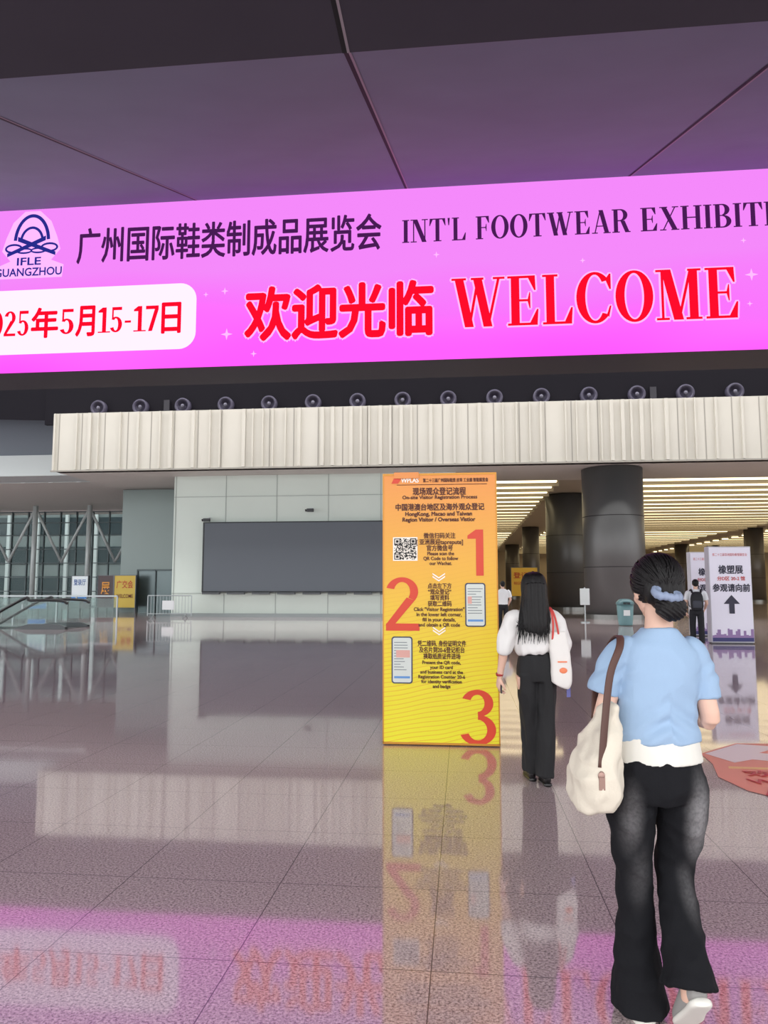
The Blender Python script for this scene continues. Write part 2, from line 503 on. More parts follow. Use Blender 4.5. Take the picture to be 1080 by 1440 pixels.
for cx in (-14.9, -2.9, 9.1): g.box(cx-.15, cx+.15, 35.9, 36.04, 10.35, 11.0)
g.obj('vent_boxes', mat('vent_box', (40, 38, 46), .5), nz)

# ================================================================= BACK WALL + SCREEN
M_wall = mat('metal_wall_panel', (200, 210, 202), .45, .05, vary=.05, bscale=.5)
box('wall_back', (-15, -.3), (37.5, 38.0), (0, 7.3), M_wall)
tr = root('trim_wall_panels')
g = Geo()
for x in (-14.9, -12.2, -9.5, -6.8, -4.1, -1.4): g.box(x-.015, x+.015, 37.475, 37.5, 0, 7.3)
for z in (1.2, 6.2): g.box(-15, -.3, 37.475, 37.5, z-.015, z+.015)
g.obj('panel_lines', mat('panel_line', (160, 168, 164), .5), tr)
Geo().box(-15, -.3, 37.4, 37.5, 0, .18).obj('kick_plate', mat('kick', (130, 136, 136), .4, .3), tr)
sc = root('led_screen', (-7.3, 37.2, 1.25))
Geo().box(-6, 6, 0, .18, 0, 3.6).obj('frame', mat('screen_frame', (36, 40, 44), .5), sc, bevel=.02)
mobj('panel', [(-5.9, -.01, .06), (5.9, -.01, .06), (5.9, -.01, 3.54), (-5.9, -.01, 3.54)], [(0, 1, 2, 3)], mat('screen_off', (84, 90, 98), .5), sc)
g = Geo()
for i in range(9): g.box(-6+i*1.3+.1, -6+i*1.3+1.0, -.2, 0, -.1, .0)
g.obj('ledge_clips', mat('ledge', (70, 74, 78), .5), sc)
def seccam(x, z):
    r = root('security_camera', (x, 37.15, z))
    Geo().box(-.05, .05, -.05, .22, .0, .08).obj('bracket', mat('cam_bracket', (200, 204, 206), .5), r)
    Geo().box(-.22, .12, -.22, -.02, -.14, .02).obj('body', mat('cam_body', (40, 42, 46), .4), r, bevel=.02)
    g = Geo(); cyl(g, (-.24, -.12, -.06), (-.3, -.12, -.07), .06); g.obj('lens', mat('cam_lens', (10, 10, 12), .2), r)
seccam(-7.6, 5.45); seccam(-13.0, 5.0)

# ================================================================= HALL (right, behind)
M_hceil = mat('hall_ceiling', (170, 164, 152), .7)
M_sof = mat('soffit_light', (190, 188, 182), .6)
mobj('ceiling_hall', [(-20.4, 35, 7.3), (75, 35, 7.3), (75, 41, 7.3), (-20.4, 41, 7.3)], [(0, 1, 2, 3)], M_sof)
mobj('ceiling_hall_deep', [(-1, 41, 7.7), (75, 41, 7.7), (75, 135, 7.7), (-1, 135, 7.7)], [(0, 1, 2, 3)], M_hceil)
mobj('ceiling_lobby', [(-60, 41, 7.6), (-1, 41, 7.6), (-1, 60, 7.6), (-60, 60, 7.6)], [(0, 1, 2, 3)], M_sof)
box('wall_hall_end', (-1, 75), (135, 135.5), (0, 7.7), mat('hall_end_wall', (200, 184, 152), .7))
box('wall_hall_right', (75, 75.5), (38, 135), (0, 7.7), mat('hall_side_wall', (190, 184, 170), .7))
box('wall_hall_left', (-.8, -.3), (38.0, 135), (0, 7.6), mat('hall_left_wall', (150, 150, 144), .6))
M_strip = emat('warm_light', (255, 234, 186), 3.2)
M_baffle = mat('baffle', (150, 140, 120), .6)
ls = root('ceiling_light_strips')
g = Geo(); gb = Geo()
y = 43.0
while y < 132:
    for (x0, x1) in ((1.0, 5.4), (9.0, 28.5), (32.5, 60)):
        g.box(x0, x1, y, y+.36, 7.5, 7.6)
        gb.box(x0-.2, x1+.2, y+.75, y+.87, 7.35, 7.69)
    y += 2.5 if y < 80 else 3.4
g.obj('tubes', M_strip, ls); gb.obj('baffles', M_baffle, ls)
def column(x, y, r, h, col=(62, 62, 62)):
    rt = root('round_column', (x, y, 0))
    g = Geo(); cyl(g, (0, 0, .22), (0, 0, h), r, 48); g.obj('shaft', mat('column_metal', col, .42, .35, vary=.08, bscale=1.2, stretch=(1, 1, .2)), rt, True)
    g = Geo(); cyl(g, (0, 0, 0), (0, 0, .22), r*1.04, 48); g.obj('base_ring', mat('column_base', (110, 110, 108), .3, .6), rt)
    g = Geo()
    for z in (2.45, 4.9): cyl(g, (0, 0, z), (0, 0, z+.03), r*1.004, 48)
    g.obj('seams', M_joint, rt)
column(7.35, 37.4, 1.45, 7.28, (94, 94, 94)); column(7.0, 51, 1.4, 7.65, (84, 84, 84)); column(7.0, 78, .85, 7.65, (90, 86, 82)); column(7.2, 110, 1.0, 7.65, (100, 94, 88))
column(31.6, 112, 1.0, 7.65, (100, 94, 88)); column(30.3, 81.6, .95, 7.65, (94, 90, 86)); column(36, 112, 1.0, 7.65, (100, 94, 88)); column(22, 112, .9, 7.65, (100, 94, 88))
# far boards
def board(name, x, y, wd, h, z, col, lines):
    r = root(name, (x, y, 0))
    Geo().box(-wd/2, wd/2, 0, .12, z, z+h).obj('panel', mat(name+'_face', col, .5), r)
    g = Geo(); g.box(-wd/2-.04, -wd/2, -.02, .14, 0, z+h+.04); g.box(wd/2, wd/2+.04, -.02, .14, 0, z+h+.04); g.box(-wd/2, wd/2, -.02, .14, z+h, z+h+.04)
    g.obj('frame', mat('board_frame', (90, 92, 96), .4, .6), r)
    for i, (bd, a, b, c, d, cc) in enumerate(lines):
        text('lettering_%d' % i, bd, a*wd, b*wd, z+c*h, z+d*h, -.02, mat('board_ink', cc, .6), r, offset=.01)
    return r
board('yellow_notice_board', 5.0, 62, 2.1, 2.3, .8, (236, 190, 60), [('登记处', -.42, .42, .62, .84, (190, 40, 30)), ('REGISTRATION', -.4, .4, .4, .5, (190, 40, 30))])
board('exhibition_poster', 22, 98, 9, 2.6, .6, (222, 200, 150), [('参展商登记 EXHIBITOR', -.4, .4, .5, .75, (160, 60, 40))])

# ================================================================= LEFT SIDE (lobby glazing, fascia)
box('wall_left_fascia', (-60, -20.4), (38.6, 39.0), (8.75, 14), mat('fascia_grey', (92, 98, 108), .6))
mobj('wall_left_upper', [(-60, 35.0, 11.6), (-20.4, 36.2, 10.1), (-20.4, 36.2, 17.6), (-60, 35, 17.6)], [(0, 1, 2, 3)], M_dark)
box('trim_left', (-60, -20.4), (38.4, 40.9), (7.6, 8.75), mat('fascia_light', (176, 182, 182), .5))
M_mull = mat('mullion', (70, 78, 80), .4, .6)
M_glass = bpy.data.materials.new('facade_glass'); M_glass.use_nodes = True
_b = M_glass.node_tree.nodes['Principled BSDF']
_b.inputs['Base Color'].default_value = (.36, .45, .43, 1); _b.inputs['Transmission Weight'].default_value = 1; _b.inputs['Roughness'].default_value = .03; _b.inputs['IOR'].default_value = 1.1
wn = root('window_1', (0, 56, 0))
g = Geo()
for i in range(34): g.box(-60+i*1.35-.04, -60+i*1.35+.04, -.1, .1, 0, 7.5)
for z in (.05, 1.2, 2.3, 3.4, 4.5, 5.6, 6.6, 7.45): g.box(-60, -15.05, -.1, .1, z-.035, z+.035)
g.obj('mullions', M_mull, wn)
mobj('glazing', [(-60, 0, 0), (-15.05, 0, 0), (-15.05, 0, 7.5), (-60, 0, 7.5)], [(0, 1, 2, 3)], M_glass, wn)
# neighbouring hall seen through the glass
og = root('neighbour_building', (0, 72, 0))
Geo().box(-90, -6, 0, 8, 0, 13).obj('mass', mat('concrete_grey', (120, 128, 128), .8, vary=.15, bscale=.3), og)
g = Geo()
for k in range(4): g.box(-90, -6, -.1, 0, .9+k*2.9, 2.6+k*2.9)
g.obj('ribbon_windows', mat('ribbon_glass', (52, 62, 66), .2), og)
g = Geo()
for i in range(28): g.box(-90+i*3.0, -89.7+i*3.0, -.4, -.1, 0, 13)
g.obj('fins', mat('fin_white', (190, 196, 196), .5), og)
tr2 = root('steel_truss')
g = Geo()
for i in range(6):
    x = -44+i*4.2
    cyl(g, (x, 52, .0), (x, 52, 7.5), .18, 12)
    cyl(g, (x, 52, 7.3), (x+1.6, 53, 3.4), .1, 10)
    cyl(g, (x+4.2, 52, 7.3), (x+1.6, 53, 3.4), .1, 10)
g.obj('struts', mat('truss_grey', (190, 198, 198), .4, .1), tr2, True)
column(-21.3, 46.5, .45, 7.58, (66, 74, 78))
box('door_1', (-19.8, -15.1), (44.02, 44.15), (0, 2.55), mat('door_grey', (88, 100, 102), .25, .4))
box('wall_lobby', (-21, -15.1), (44.25, 44.5), (0, 7.55), mat('lobby_wall', (118, 130, 128), .35, .2))
g = Geo()
for i in range(5): g.box(-19.8+i*1.15, -19.74+i*1.15, 43.93, 44.0, 0, 2.55)
g.box(-19.8, -15.1, 43.93, 44.0, 2.5, 2.6)
g.obj('trim_door_frames', M_mull)
# lobby return wall next to the silver wall
box('wall_return', (-15, -14.6), (38, 56.5), (0, 7.55), mat('return_wall', (150, 160, 156), .4))
M_rail = mat('handrail_steel', (150, 156, 158), .4, .7)
M_bglass = bpy.data.materials.new('balustrade_glass'); M_bglass.use_nodes = True
_b = M_bglass.node_tree.nodes['Principled BSDF']
_b.inputs['Base Color'].default_value = (.7, .82, .80, 1); _b.inputs['Transmission Weight'].default_value = .9; _b.inputs['Roughness'].default_value = .05; _b.inputs['IOR'].default_value = 1.12
bl = root('glass_balustrade', (0, 33.5, 0))
g = Geo(); gg = Geo()
for i in range(12):
    x = -38+i*2.0
    g.box(x-.03, x+.03, -.03, .03, 0, 1.08)
    if i < 11: gg.box(x+.06, x+1.94, -.008, .008, .1, 1.0)
g.box(-38, -16, -.04, .04, 1.06, 1.13)
g.obj('posts_and_rail', M_rail, bl); gg.obj('panes', M_bglass, bl)
# escalator going down, in the floor opening
es = root('escalator', (-14.6, 25.4, 0))
def esc_path(z):
    return [(0.4, z-.1), (.1, z), (-1.0, z), (-1.9, z-.25), (-8.4, z-4.0)]
for k, yy in enumerate((-.8+1.2, .8+1.2)):
    g = Geo(); pts = esc_path(1.02)
    tube(g, [(x, yy, z, .07, .05) for x, z in pts], ref=(0, 1, 0), n=12, k=5)
    g.obj('handrail_%d' % k, mat('rubber_black', (20, 20, 22), .4), es, True)
    top = esc_path(.98); bot = esc_path(.16)
    v = [(x, yy, z) for x, z in top] + [(x, yy, z) for x, z in bot]; n = len(top)
    mobj('glass_%d' % k, v, [(i, i+1, n+i+1, n+i) for i in range(n-1)], M_bglass, es)
    v = []
    sk = esc_path(.18); sb = esc_path(-.25)
    for x, z in sk: v.append((x, yy-.1, z))
    for x, z in sk: v.append((x, yy+.1, z))
    for x, z in sb: v.append((x, yy-.1, z))
    for x, z in sb: v.append((x, yy+.1, z))
    f = []
    for i in range(n-1):
        f += [(i, i+1, n+i+1, n+i), (i, i+1, 2*n+i+1, 2*n+i), (n+i, n+i+1, 3*n+i+1, 3*n+i)]
    mobj('skirt_%d' % k, v, f, mat('skirt_grey', (96, 100, 102), .6, .2), es)
g = Geo()
for i in range(14):
    x = -1.8-i*.4
    g.box(x-.4, x, .5, 1.9, -.2-i*.23-.2, -.0-i*.23)
g.box(-1.8, .3, .5, 1.9, -.2, .005)
g.obj('steps', mat('step_metal', (60, 62, 64), .7, .2), es)
pit = Geo()
pit.add([(hx0, hy0, 0), (hx1, hy0, 0), (hx1, hy1, 0), (hx0, hy1, 0), (hx0, hy0, -4), (hx1, hy0, -4), (hx1, hy1, -4), (hx0, hy1, -4)],
        [(0, 1, 5, 4), (1, 2, 6, 5), (2, 3, 7, 6), (3, 0, 4, 7), (4, 5, 6, 7)])
pit.obj('wall_escalator_pit', mat('pit_wall', (46, 48, 50), .8))
# crowd barrier
br = root('crowd_barrier', (-14.2, 35.3, 0))
g = Geo()
W2 = 1.1
cyl(g, (-W2, 0, .12), (-W2, 0, 1.1), .025, 10); cyl(g, (W2, 0, .12), (W2, 0, 1.1), .025, 10)
cyl(g, (-W2, 0, 1.1), (W2, 0, 1.1), .025, 10); cyl(g, (-W2, 0, .22), (W2, 0, .22), .02, 10)
for i in range(1, 14):
    x = -W2+i*2*W2/14; cyl(g, (x, 0, .22), (x, 0, 1.1), .012, 8)
for sx in (-.8, .8): cyl(g, (sx, -.3, .02), (sx, 0, .14), .02, 8); cyl(g, (sx, .3, .02), (sx, 0, .14), .02, 8); cyl(g, (sx, 0, .12), (sx, 0, .22), .02, 8)
g.obj('bars', M_rail, br)
Geo().box(-.35, .25, -.05, -.03, .42, .86).obj('notice_plate', mat('plate_white', (205, 208, 210), .5), br)
# lobby signs
board('lobby_sign', -24.0, 45, 1.05, 1.9, .3, (232, 240, 244), [('登录厅', -.38, .38, .7, .9, (40, 90, 160)), ('1', -.06, .06, .1, .28, (40, 90, 160))])
sgn = root('blue_sign_panel', (-24.0, 44.93, 0)); Geo().box(-.5, .5, 0, .03, .3, .9).obj('panel', mat('sign_blue', (30, 120, 200), .5), sgn)
board('dark_poster', -21.4, 43.2, .95, 1.9, .3, (70, 54, 56), [('展', -.3, .3, .4, .8, (220, 150, 60))])
board('yellow_poster', -20.1, 43.0, 1.3, 1.9, .3, (206, 176, 70), [('广交会', -.4, .4, .6, .85, (180, 50, 40)), ('WELCOME', -.4, .4, .3, .42, (120, 60, 40))])
# slim pole sign
ps = root('pole_sign', (5.2, 33.0, 0))
g = Geo(); cyl(g, (0, 0, .03), (0, 0, 1.5), .03, 12); cyl(g, (0, 0, 0), (0, 0, .04), .2, 20); g.obj('pole', M_rail, ps)
Geo().box(-.2, .2, -.04, -.0, .75, 1.45).obj('plate', mat('plate_grey', (198, 204, 204), .4), ps, bevel=.01)

# trash can
tc_ = root('trash_can', (6.35, 30.5, 0))
M_tc = mat('bin_teal', (104, 142, 146), .45)
g = Geo(); tube(g, [(0, 0, .02, .25, .25), (0, 0, .3, .28, .28), (0, 0, .82, .31, .31)], n=28, k=3, power=3); g.obj('bin_body', M_tc, tc_, True)
g = Geo(); tube(g, [(0, 0, .82, .33, .33), (0, 0, .9, .33, .33), (0, 0, 1.02, .22, .24), (0, 0, 1.05, .08, .1)], n=28, k=3, power=3); g.obj('lid', mat('bin_lid', (74, 108, 114), .4), tc_, True)
Geo().box(-.13, .13, -.335, -.3, .84, .92).obj('flap', mat('bin_flap', (30, 40, 44), .5), tc_)
Geo().box(-.12, .12, -.325, -.28, .4, .62).obj('label', mat('bin_label', (220, 226, 226), .5), tc_)

# ================================================================= REGISTRATION POSTER STAND
def kiosk_material():
    m = bpy.data.materials.new('poster_gradient'); m.use_nodes = True
    nt = m.node_tree; N = nt.nodes; L = nt.links
    b = N['Principled BSDF']; b.inputs['Roughness'].default_value = .4
    tc = N.new('ShaderNodeTexCoord'); sep = N.new('ShaderNodeSeparateXYZ'); L.new(tc.outputs['Object'], sep.inputs[0])
    mr = N.new('ShaderNodeMapRange'); mr.inputs['From Max'].default_value = 2.6; L.new(sep.outputs['Z'], mr.inputs['Value'])
    rp = N.new('ShaderNodeValToRGB'); e = rp.color_ramp.elements
    e[0].position = 0; e[0].color = lin((226, 218, 40)); e[1].position = 1; e[1].color = lin((226, 140, 58))
    x = e.new(.3); x.color = lin((230, 208, 34)); x = e.new(.6); x.color = lin((228, 172, 46))
    L.new(mr.outputs[0], rp.inputs['Fac'])
    wv = N.new('ShaderNodeTexWave'); wv.wave_type = 'BANDS'; wv.bands_direction = 'Z'
    wv.inputs['Scale'].default_value = 7.5; wv.inputs['Distortion'].default_value = 3.5; wv.inputs['Detail'].default_value = 0; wv.inputs['Detail Scale'].default_value = .35
    mp = N.new('ShaderNodeMapping'); mp.inputs['Rotation'].default_value = (0, .18, 0)
    L.new(tc.outputs['Object'], mp.inputs['Vector']); L.new(mp.outputs['Vector'], wv.inputs['Vector'])
    gt = N.new('ShaderNodeMath'); gt.operation = 'GREATER_THAN'; gt.inputs[1].default_value = .93; L.new(wv.outputs['Fac'], gt.inputs[0])
    ms = N.new('ShaderNodeMapRange'); ms.inputs['From Min'].default_value = 1.7; ms.inputs['From Max'].default_value = .7
    ms.inputs['To Min'].default_value = .12; ms.inputs['To Max'].default_value = .6; L.new(sep.outputs['Z'], ms.inputs['Value'])
    mu = N.new('ShaderNodeMath'); mu.operation = 'MULTIPLY'; L.new(gt.outputs[0], mu.inputs[0]); L.new(ms.outputs[0], mu.inputs[1])
    mx = N.new('ShaderNodeMix'); mx.data_type = 'RGBA'; L.new(mu.outputs[0], mx.inputs[0]); L.new(rp.outputs['Color'], mx.inputs[6]); mx.inputs[7].default_value = lin((214, 150, 36))
    L.new(mx.outputs[2], b.inputs['Base Color'])
    return m
KX, KY = -.768, 7.3
ks = root('registration_poster_stand', (KX, KY, 0))
KW, KH = 1.093, 2.6
Geo().box(.01, KW-.01, .012, .3, .03, KH-.01).obj('cabinet', mat('kiosk_side', (206, 150, 50), .5), ks)
Geo().box(0.0, KW, .05, .26, 0, .04).obj('plinth', mat('kiosk_plinth', (60, 56, 50), .5), ks)
mobj('poster_face', [(0, 0, .03), (KW, 0, .03), (KW, 0, KH), (0, 0, KH)], [(0, 1, 2, 3)], kiosk_material(), ks)
g = Geo(); g.box(-.012, .0, -.005, .3, .02, KH); g.box(KW, KW+.012, -.005, .3, .02, KH); g.box(-.012, KW+.012, -.005, .3, KH, KH+.02); g.box(-.012, KW+.012, -.005, .1, .01, .03)
g.obj('edge_frame', mat('kiosk_frame', (190, 130, 40), .4, .3), ks)
M_k = mat('ink_brown', (84, 34, 16), .6); M_kr = mat('ink_red', (210, 62, 34), .5); M_kw = mat('ink_white', (246, 236, 226), .5)
def kx(px): return (px-541)*KW/161.0
def kz(py): return (1049-py)*.00689
def kt(nm, s, a, b, c, d, m=M_k, bd=.0012, **kw): text(nm, s, kx(a), kx(b), kz(d), kz(c), -.004, m, ks, bold=bd, **kw)
kt('heading_cn', '现场观众登记流程', 583, 660, 689, 700.5, bd=.002)
kt('heading_en', 'On-site Visitor Registration Process', 568, 676, 700.5, 707.5, bd=.0015)
kt('sub_cn', '中国港澳台地区及海外观众登记', 558, 686, 712, 722.5, bd=.002)
kt('sub_en', 'HongKong, Macao and Taiwan\nRegion Visitor / Overseas Vistior', 568, 673, 724, 740, bd=.002)
kt('t1_cn', '微信扫码关注\n[ 亚洲展迎taprepute]\n官方微信号', 588, 655, 754, 780)
kt('t1_en', 'Please scan the\nQR Code to follow\nour Wachat.', 598, 648, 781, 800)
kt('t2_cn', '点击左下方\n“观众登记”\n填写资料\n获取二维码', 604, 638, 825, 858)
kt('t2_en', 'Click "Visitor Registration"\nin the lower left corner,\nfill in your details,\nand obtain a QR code', 584, 656, 859, 887)
kt('t3_cn', '凭二维码, 身份证明文件\n及名片到20-6登记柜台\n换取纸质证件进场', 589, 658, 905, 931)
kt('t3_en', 'Present the QR code,\nyour ID card\nand business card at the\nRegistration Counter 20-6\nfor identity verification\nand badge', 590, 656, 933, 972)
def num(nm, s, a, b, c, d, T=.13, t=.09): digits(nm, s, kx(a), kx(b), kz(d), kz(c)-kz(d), -.003, M_kr, ks, T=T, t=t, ser=False)
num('numeral_one', '1', 660, 691, 750, 815, T=.16); num('numeral_two', '2', 544, 593, 817, 892); num('numeral_three', '3', 649, 699, 972, 1047)
# header strip
flat('header_line', [R(kx(560), kz(685.5), kx(690), kz(684.7))], M_k, -.006, ks)
kt('header_text', '第二十三届广州国际鞋类 皮革 工业展 智能展览会', 598, 692, 676, 682, bd=.0008)
flat('logo_strip', [[(kx(552), kz(683)), (kx(556), kz(675)), (kx(566), kz(677)), (kx(562), kz(683))]], M_kr, -.006, ks)
kt('logo_text', 'WPLAS', 566, 592, 675, 682, m=M_kw, bd=.002)
Geo().box(kx(556), kx(592), -.02, .02, KH-.03, KH+.03).obj('top_tag', mat('tag', (224, 140, 70), .5), ks)
# QR
random.seed(11)
polys = []; n = 25; a0, a1, b0, b1 = kx(556), kx(588), kz(792), kz(762)
flat('qr_plate', [R(a0-.012, b0-.012, a1+.012, b1+.012)], M_kw, -.004, ks)
for i in range(n):
    for j in range(n):
        if (i < 7 or i > n-8) and j > n-8 or (i < 7 and j < 7):
            ii = i if i < 7 else i-(n-7); jj = j if j < 7 else j-(n-7)
            on = ii in (0, 6) or jj in (0, 6) or (2 <= ii <= 4 and 2 <= jj <= 4)
        else: on = random.random() < .5
        if on: polys.append(R(i/n, j/n, (i+1)/n, (j+1)/n))
flat('qr_modules', polys, mat('qr_black', (20, 16, 16), .6), -.006, ks, a0, b0, a1-a0, b1-b0)
for i, (cx, cz) in enumerate(((620, 816), (620, 891))):
    for k in range(2):
        o = k*4
        flat('chevron_%d_%d' % (i, k), [[(kx(cx-9), kz(cz-5+o)), (kx(cx), kz(cz+1+o)), (kx(cx), kz(cz+3+o)), (kx(cx-9), kz(cz-3+o))],
             [(kx(cx), kz(cz+1+o)), (kx(cx+9), kz(cz-5+o)), (kx(cx+9), kz(cz-3+o)), (kx(cx), kz(cz+3+o))]], M_kw, -.006, ks)
def phone(i, a, b, c, d):
    flat('phone_body_%d' % i, [rrect(kx(a), kz(d), kx(b), kz(c), .028)], mat('phone_navy', (40, 46, 74), .4), -.005, ks)
    flat('phone_screen_%d' % i, [rrect(kx(a)+.012, kz(d)+.012, kx(b)-.012, kz(c)-.012, .02)], mat('phone_lcd', (204, 208, 204), .4), -.007, ks)
    L = []; A = kx(a)+.025; B = kx(b)-.025
    zz = kz(c)-.06
    while zz > kz(d)+.12:
        L.append(R(A, zz, A+(B-A)*random.uniform(.4, 1), zz+.007)); zz -= .026
    flat('phone_lines_%d' % i, L, mat('lcd_ink', (120, 126, 130), .5), -.008, ks)
    flat('phone_button_%d' % i, [R(A, kz(d)+.05, B, kz(d)+.07)], mat('lcd_btn', (90, 140, 200), .5), -.008, ks)
    flat('phone_tile_%d' % i, [R(A+.02*i, kz(c)-.2, B if i else A+.04, kz(c)-.13)], mat('lcd_tile', (214, 160, 150), .5), -.009, ks)
phone(0, 657, 686, 825, 886); phone(1, 552, 582, 900, 965)

# ================================================================= DIRECTION SIGN STANDS
def sign_stand(x, y, main):
    r = root('direction_sign_stand', (x, y, 0))
    Geo().box(0, 1.1, .01, .35, .03, 2.6).obj('cabinet', mat('sign_side', (200, 198, 206), .5), r, bevel=.01)
    Geo().box(.03, 1.07, .04, .32, 0, .04).obj('plinth', mat('sign_plinth', (70, 70, 74), .5), r)
    mobj('face', [(.02, 0, .06), (1.08, 0, .06), (1.08, 0, 2.57), (.02, 0, 2.57)], [(0, 1, 2, 3)], mat('sign_face', (226, 222, 236), .5, emis=.1), r)
    ink = mat('sign_ink', (38, 34, 60), .5); rd = mat('sign_red', (200, 60, 60), .5)
    text('title', '橡塑展', .24, .88, 1.86, 2.1, -.01, ink, r, bold=.007)
    text('zone', '分D区 20-2 馆', .2, .92, 1.68, 1.8, -.01, rd, r, bold=.003)
    text('direction', '参观请向前', .07, 1.04, 1.38, 1.6, -.01, ink, r, bold=.007)
    text('header', '第二十三届亚洲国际橡塑展览会', .1, 1.0, 2.34, 2.42, -.01, rd, r)
    flat('arrow', [R(.48, .8, .62, 1.08), [(.34, 1.06), (.76, 1.06), (.55, 1.3)]], ink, -.012, r)
    random.seed(4); P = []; xx = .02
    while xx < 1.04:
        wd = random.uniform(.03, .09); P.append(R(xx, .14, min(xx+wd, 1.08), random.uniform(.2, .42))); xx += wd
    flat('skyline', P, mat('skyline', (150, 120, 170), .5), -.01, r)
    flat('skyline_base', [R(.02, .06, 1.08, .16)], mat('skyline_navy', (50, 50, 110), .5), -.012, r)
sign_stand(6.62, 21.05, True); sign_stand(7.05, 24.2, False)

# ================================================================= FLOOR STICKER
fs = root('floor_sticker', (2.75, 6.75, .004))
fs.rotation_euler = (math.radians(-90), 0, 0)
def fl(nm, polys, m, z):   # draw in metres x right, y forward, lying on floor (local z -> world y)
    v = []; f = []
    for p in polys:
        n = len(v); v += [(a-2.75, -z, b-6.75) for a, b in p]; f.append(tuple(range(n, n+len(p))))
    return mobj(nm, v, f, m, fs)
fl('sticker_base', [[(2.12, 7.2), (2.6, 7.7), (3.4, 7.75), (4.2, 7.2), (4.2, 5.5), (2.5, 5.4), (2.08, 5.95), (2.0, 6.35), (2.1, 6.8)]], mat('sticker_coral', (244, 142, 118), .35, vary=.12, bscale=1.5), .0)
fl('sticker_arrow', [[(2.16, 7.2), (2.6, 7.66), (2.95, 7.56), (2.66, 7.28)], [(2.16, 7.2), (2.66, 7.28), (2.5, 7.0), (2.3, 6.86)], [(2.66, 7.28), (3.3, 6.98), (3.05, 6.78), (2.5, 7.0)]], mat('sticker_white', (246, 226, 228), .3), .002)
fl('sticker_orange', [[(2.2, 6.72), (3.0, 6.68), (3.0, 6.62), (2.18, 6.64)]], mat('sticker_orange', (250, 190, 110), .3), .0015)
M_stx = mat('sticker_red', (210, 50, 50), .4)
def floor_text(nm, s, x0, x1, y0, y1): text(nm, s, x0-2.75, x1-2.75, y0-6.75, y1-6.75, -.003, M_stx, fs, bold=.004)
floor_text('sticker_welcome', 'WELCOME', 2.18, 3.2, 6.14, 6.3); floor_text('sticker_arrival', 'ARRIVAL', 2.16, 3.6, 5.82, 6.05); floor_text('sticker_cn', '欢迎光临', 2.24, 3.3, 6.38, 6.58)

# ================================================================= PEOPLE
M_skin = mat('skin', (220, 178, 158), .5, bump=.05, bscale=120)
M_hair = mat('hair_black', (16, 12, 14), .5, bump=.5, bscale=40, stretch=(6, 6, .6), spec=.3)
M_eye = mat('eye_white', (235, 235, 235), .2); M_iris = mat('iris', (40, 24, 18), .2); M_lip = mat('lip', (186, 92, 92), .4)

def add_head(g, c, M):
    """skull, jaw, nose, ears, neckline; face looks along +Y of M"""
    c = Vector(c)
    def e(off, r): ell(g, c + M @ Vector(off), r, M)
    e((0, -.012, .02), (.074, .092, .092)); e((0, .03, -.03), (.058, .058, .075)); e((0, .052, -.075), (.034, .034, .03))
    e((0, .092, -.02), (.011, .016, .018)); e((0, .083, .005), (.008, .012, .025))
    e((-.074, .0, -.015), (.009, .018, .03)); e((.074, .0, -.015), (.009, .018, .03))
    e((-.038, .055, -.025), (.022, .026, .024)); e((.038, .055, -.025), (.022, .026, .024))
def face_parts(c, M, parent):
    c = Vector(c)
    g = Geo(); 
    for s in (-1, 1): ell(g, c + M @ Vector((s*.03, .078, .008)), (.013, .008, .007), M, 12, 8)
    g.obj('eyes', M_eye, parent, True)
    g = Geo()
    for s in (-1, 1): ell(g, c + M @ Vector((s*.03, .084, .008)), (.006, .004, .006), M, 10, 6)
    g.obj('irises', M_iris, parent, True)
    g = Geo(); ell(g, c + M @ Vector((0, .086, -.055)), (.022, .008, .007), M, 12, 8); g.obj('lips', M_lip, parent, True)
    g = Geo()
    for s in (-1, 1): ell(g, c + M @ Vector((s*.031, .082, .028)), (.018, .006, .003), M, 10, 6)
    g.obj('eyebrows', M_hair, parent, True)

def add_hand(g, wr, d, nrm, thumb, sc=1.0, curl=1.0):
    wr = Vector(wr); d = Vector(d).normalized(); nrm = Vector(nrm); nrm = (nrm - d*nrm.dot(d)).normalized()
    s = d.cross(nrm).normalized()
    def P(a, b, c): return wr + d*a*sc + s*b*sc + nrm*c*sc
    tube(g, [(*P(-.03, 0, 0), .022*sc, .018*sc), (*P(0.01, 0, 0), .025*sc, .016*sc), (*P(.05, 0, .002), .039*sc, .015*sc), (*P(.088, 0, .004), .038*sc, .013*sc)], ref=s, n=16, k=4)
    for off, L, z in ((-.0305, .062, 0), (-.0102, .078, .004), (.0102, .083, .004), (.0305, .072, 0)):
        off2 = off*thumb
        p = P(.075, off2, .003); pts = [p]
        ang = .15; 
        for fr, da in ((.16, .0), (.42, .35*curl), (.26, .55*curl), (.2, .45*curl)):
            ang += da
            p = p + (d*math.cos(ang) + nrm*math.sin(ang))*L*1.1*fr*sc + s*off2*.04
            pts.append(p)
        rr = (.0095, .0092, .0085, .008, .0065)
        tube(g, [(*q, r_*sc) for q, r_ in zip(pts, rr)], ref=s, n=10, k=3)
    b = P(.02, .02*thumb, .004)
    t1 = b + (d*.5 + s*thumb*.75 + nrm*.3).normalized()*.035*sc
    t2 = t1 + (d*.8 + s*thumb*.35 + nrm*.5).normalized()*.03*sc
    t3 = t2 + (d*.9 + s*thumb*.05 + nrm*.6).normalized()*.025*sc
    tube(g, [(*b, .013*sc), (*t1, .0115*sc), (*t2, .0098*sc), (*t3, .0075*sc)], ref=nrm, n=10, k=3)

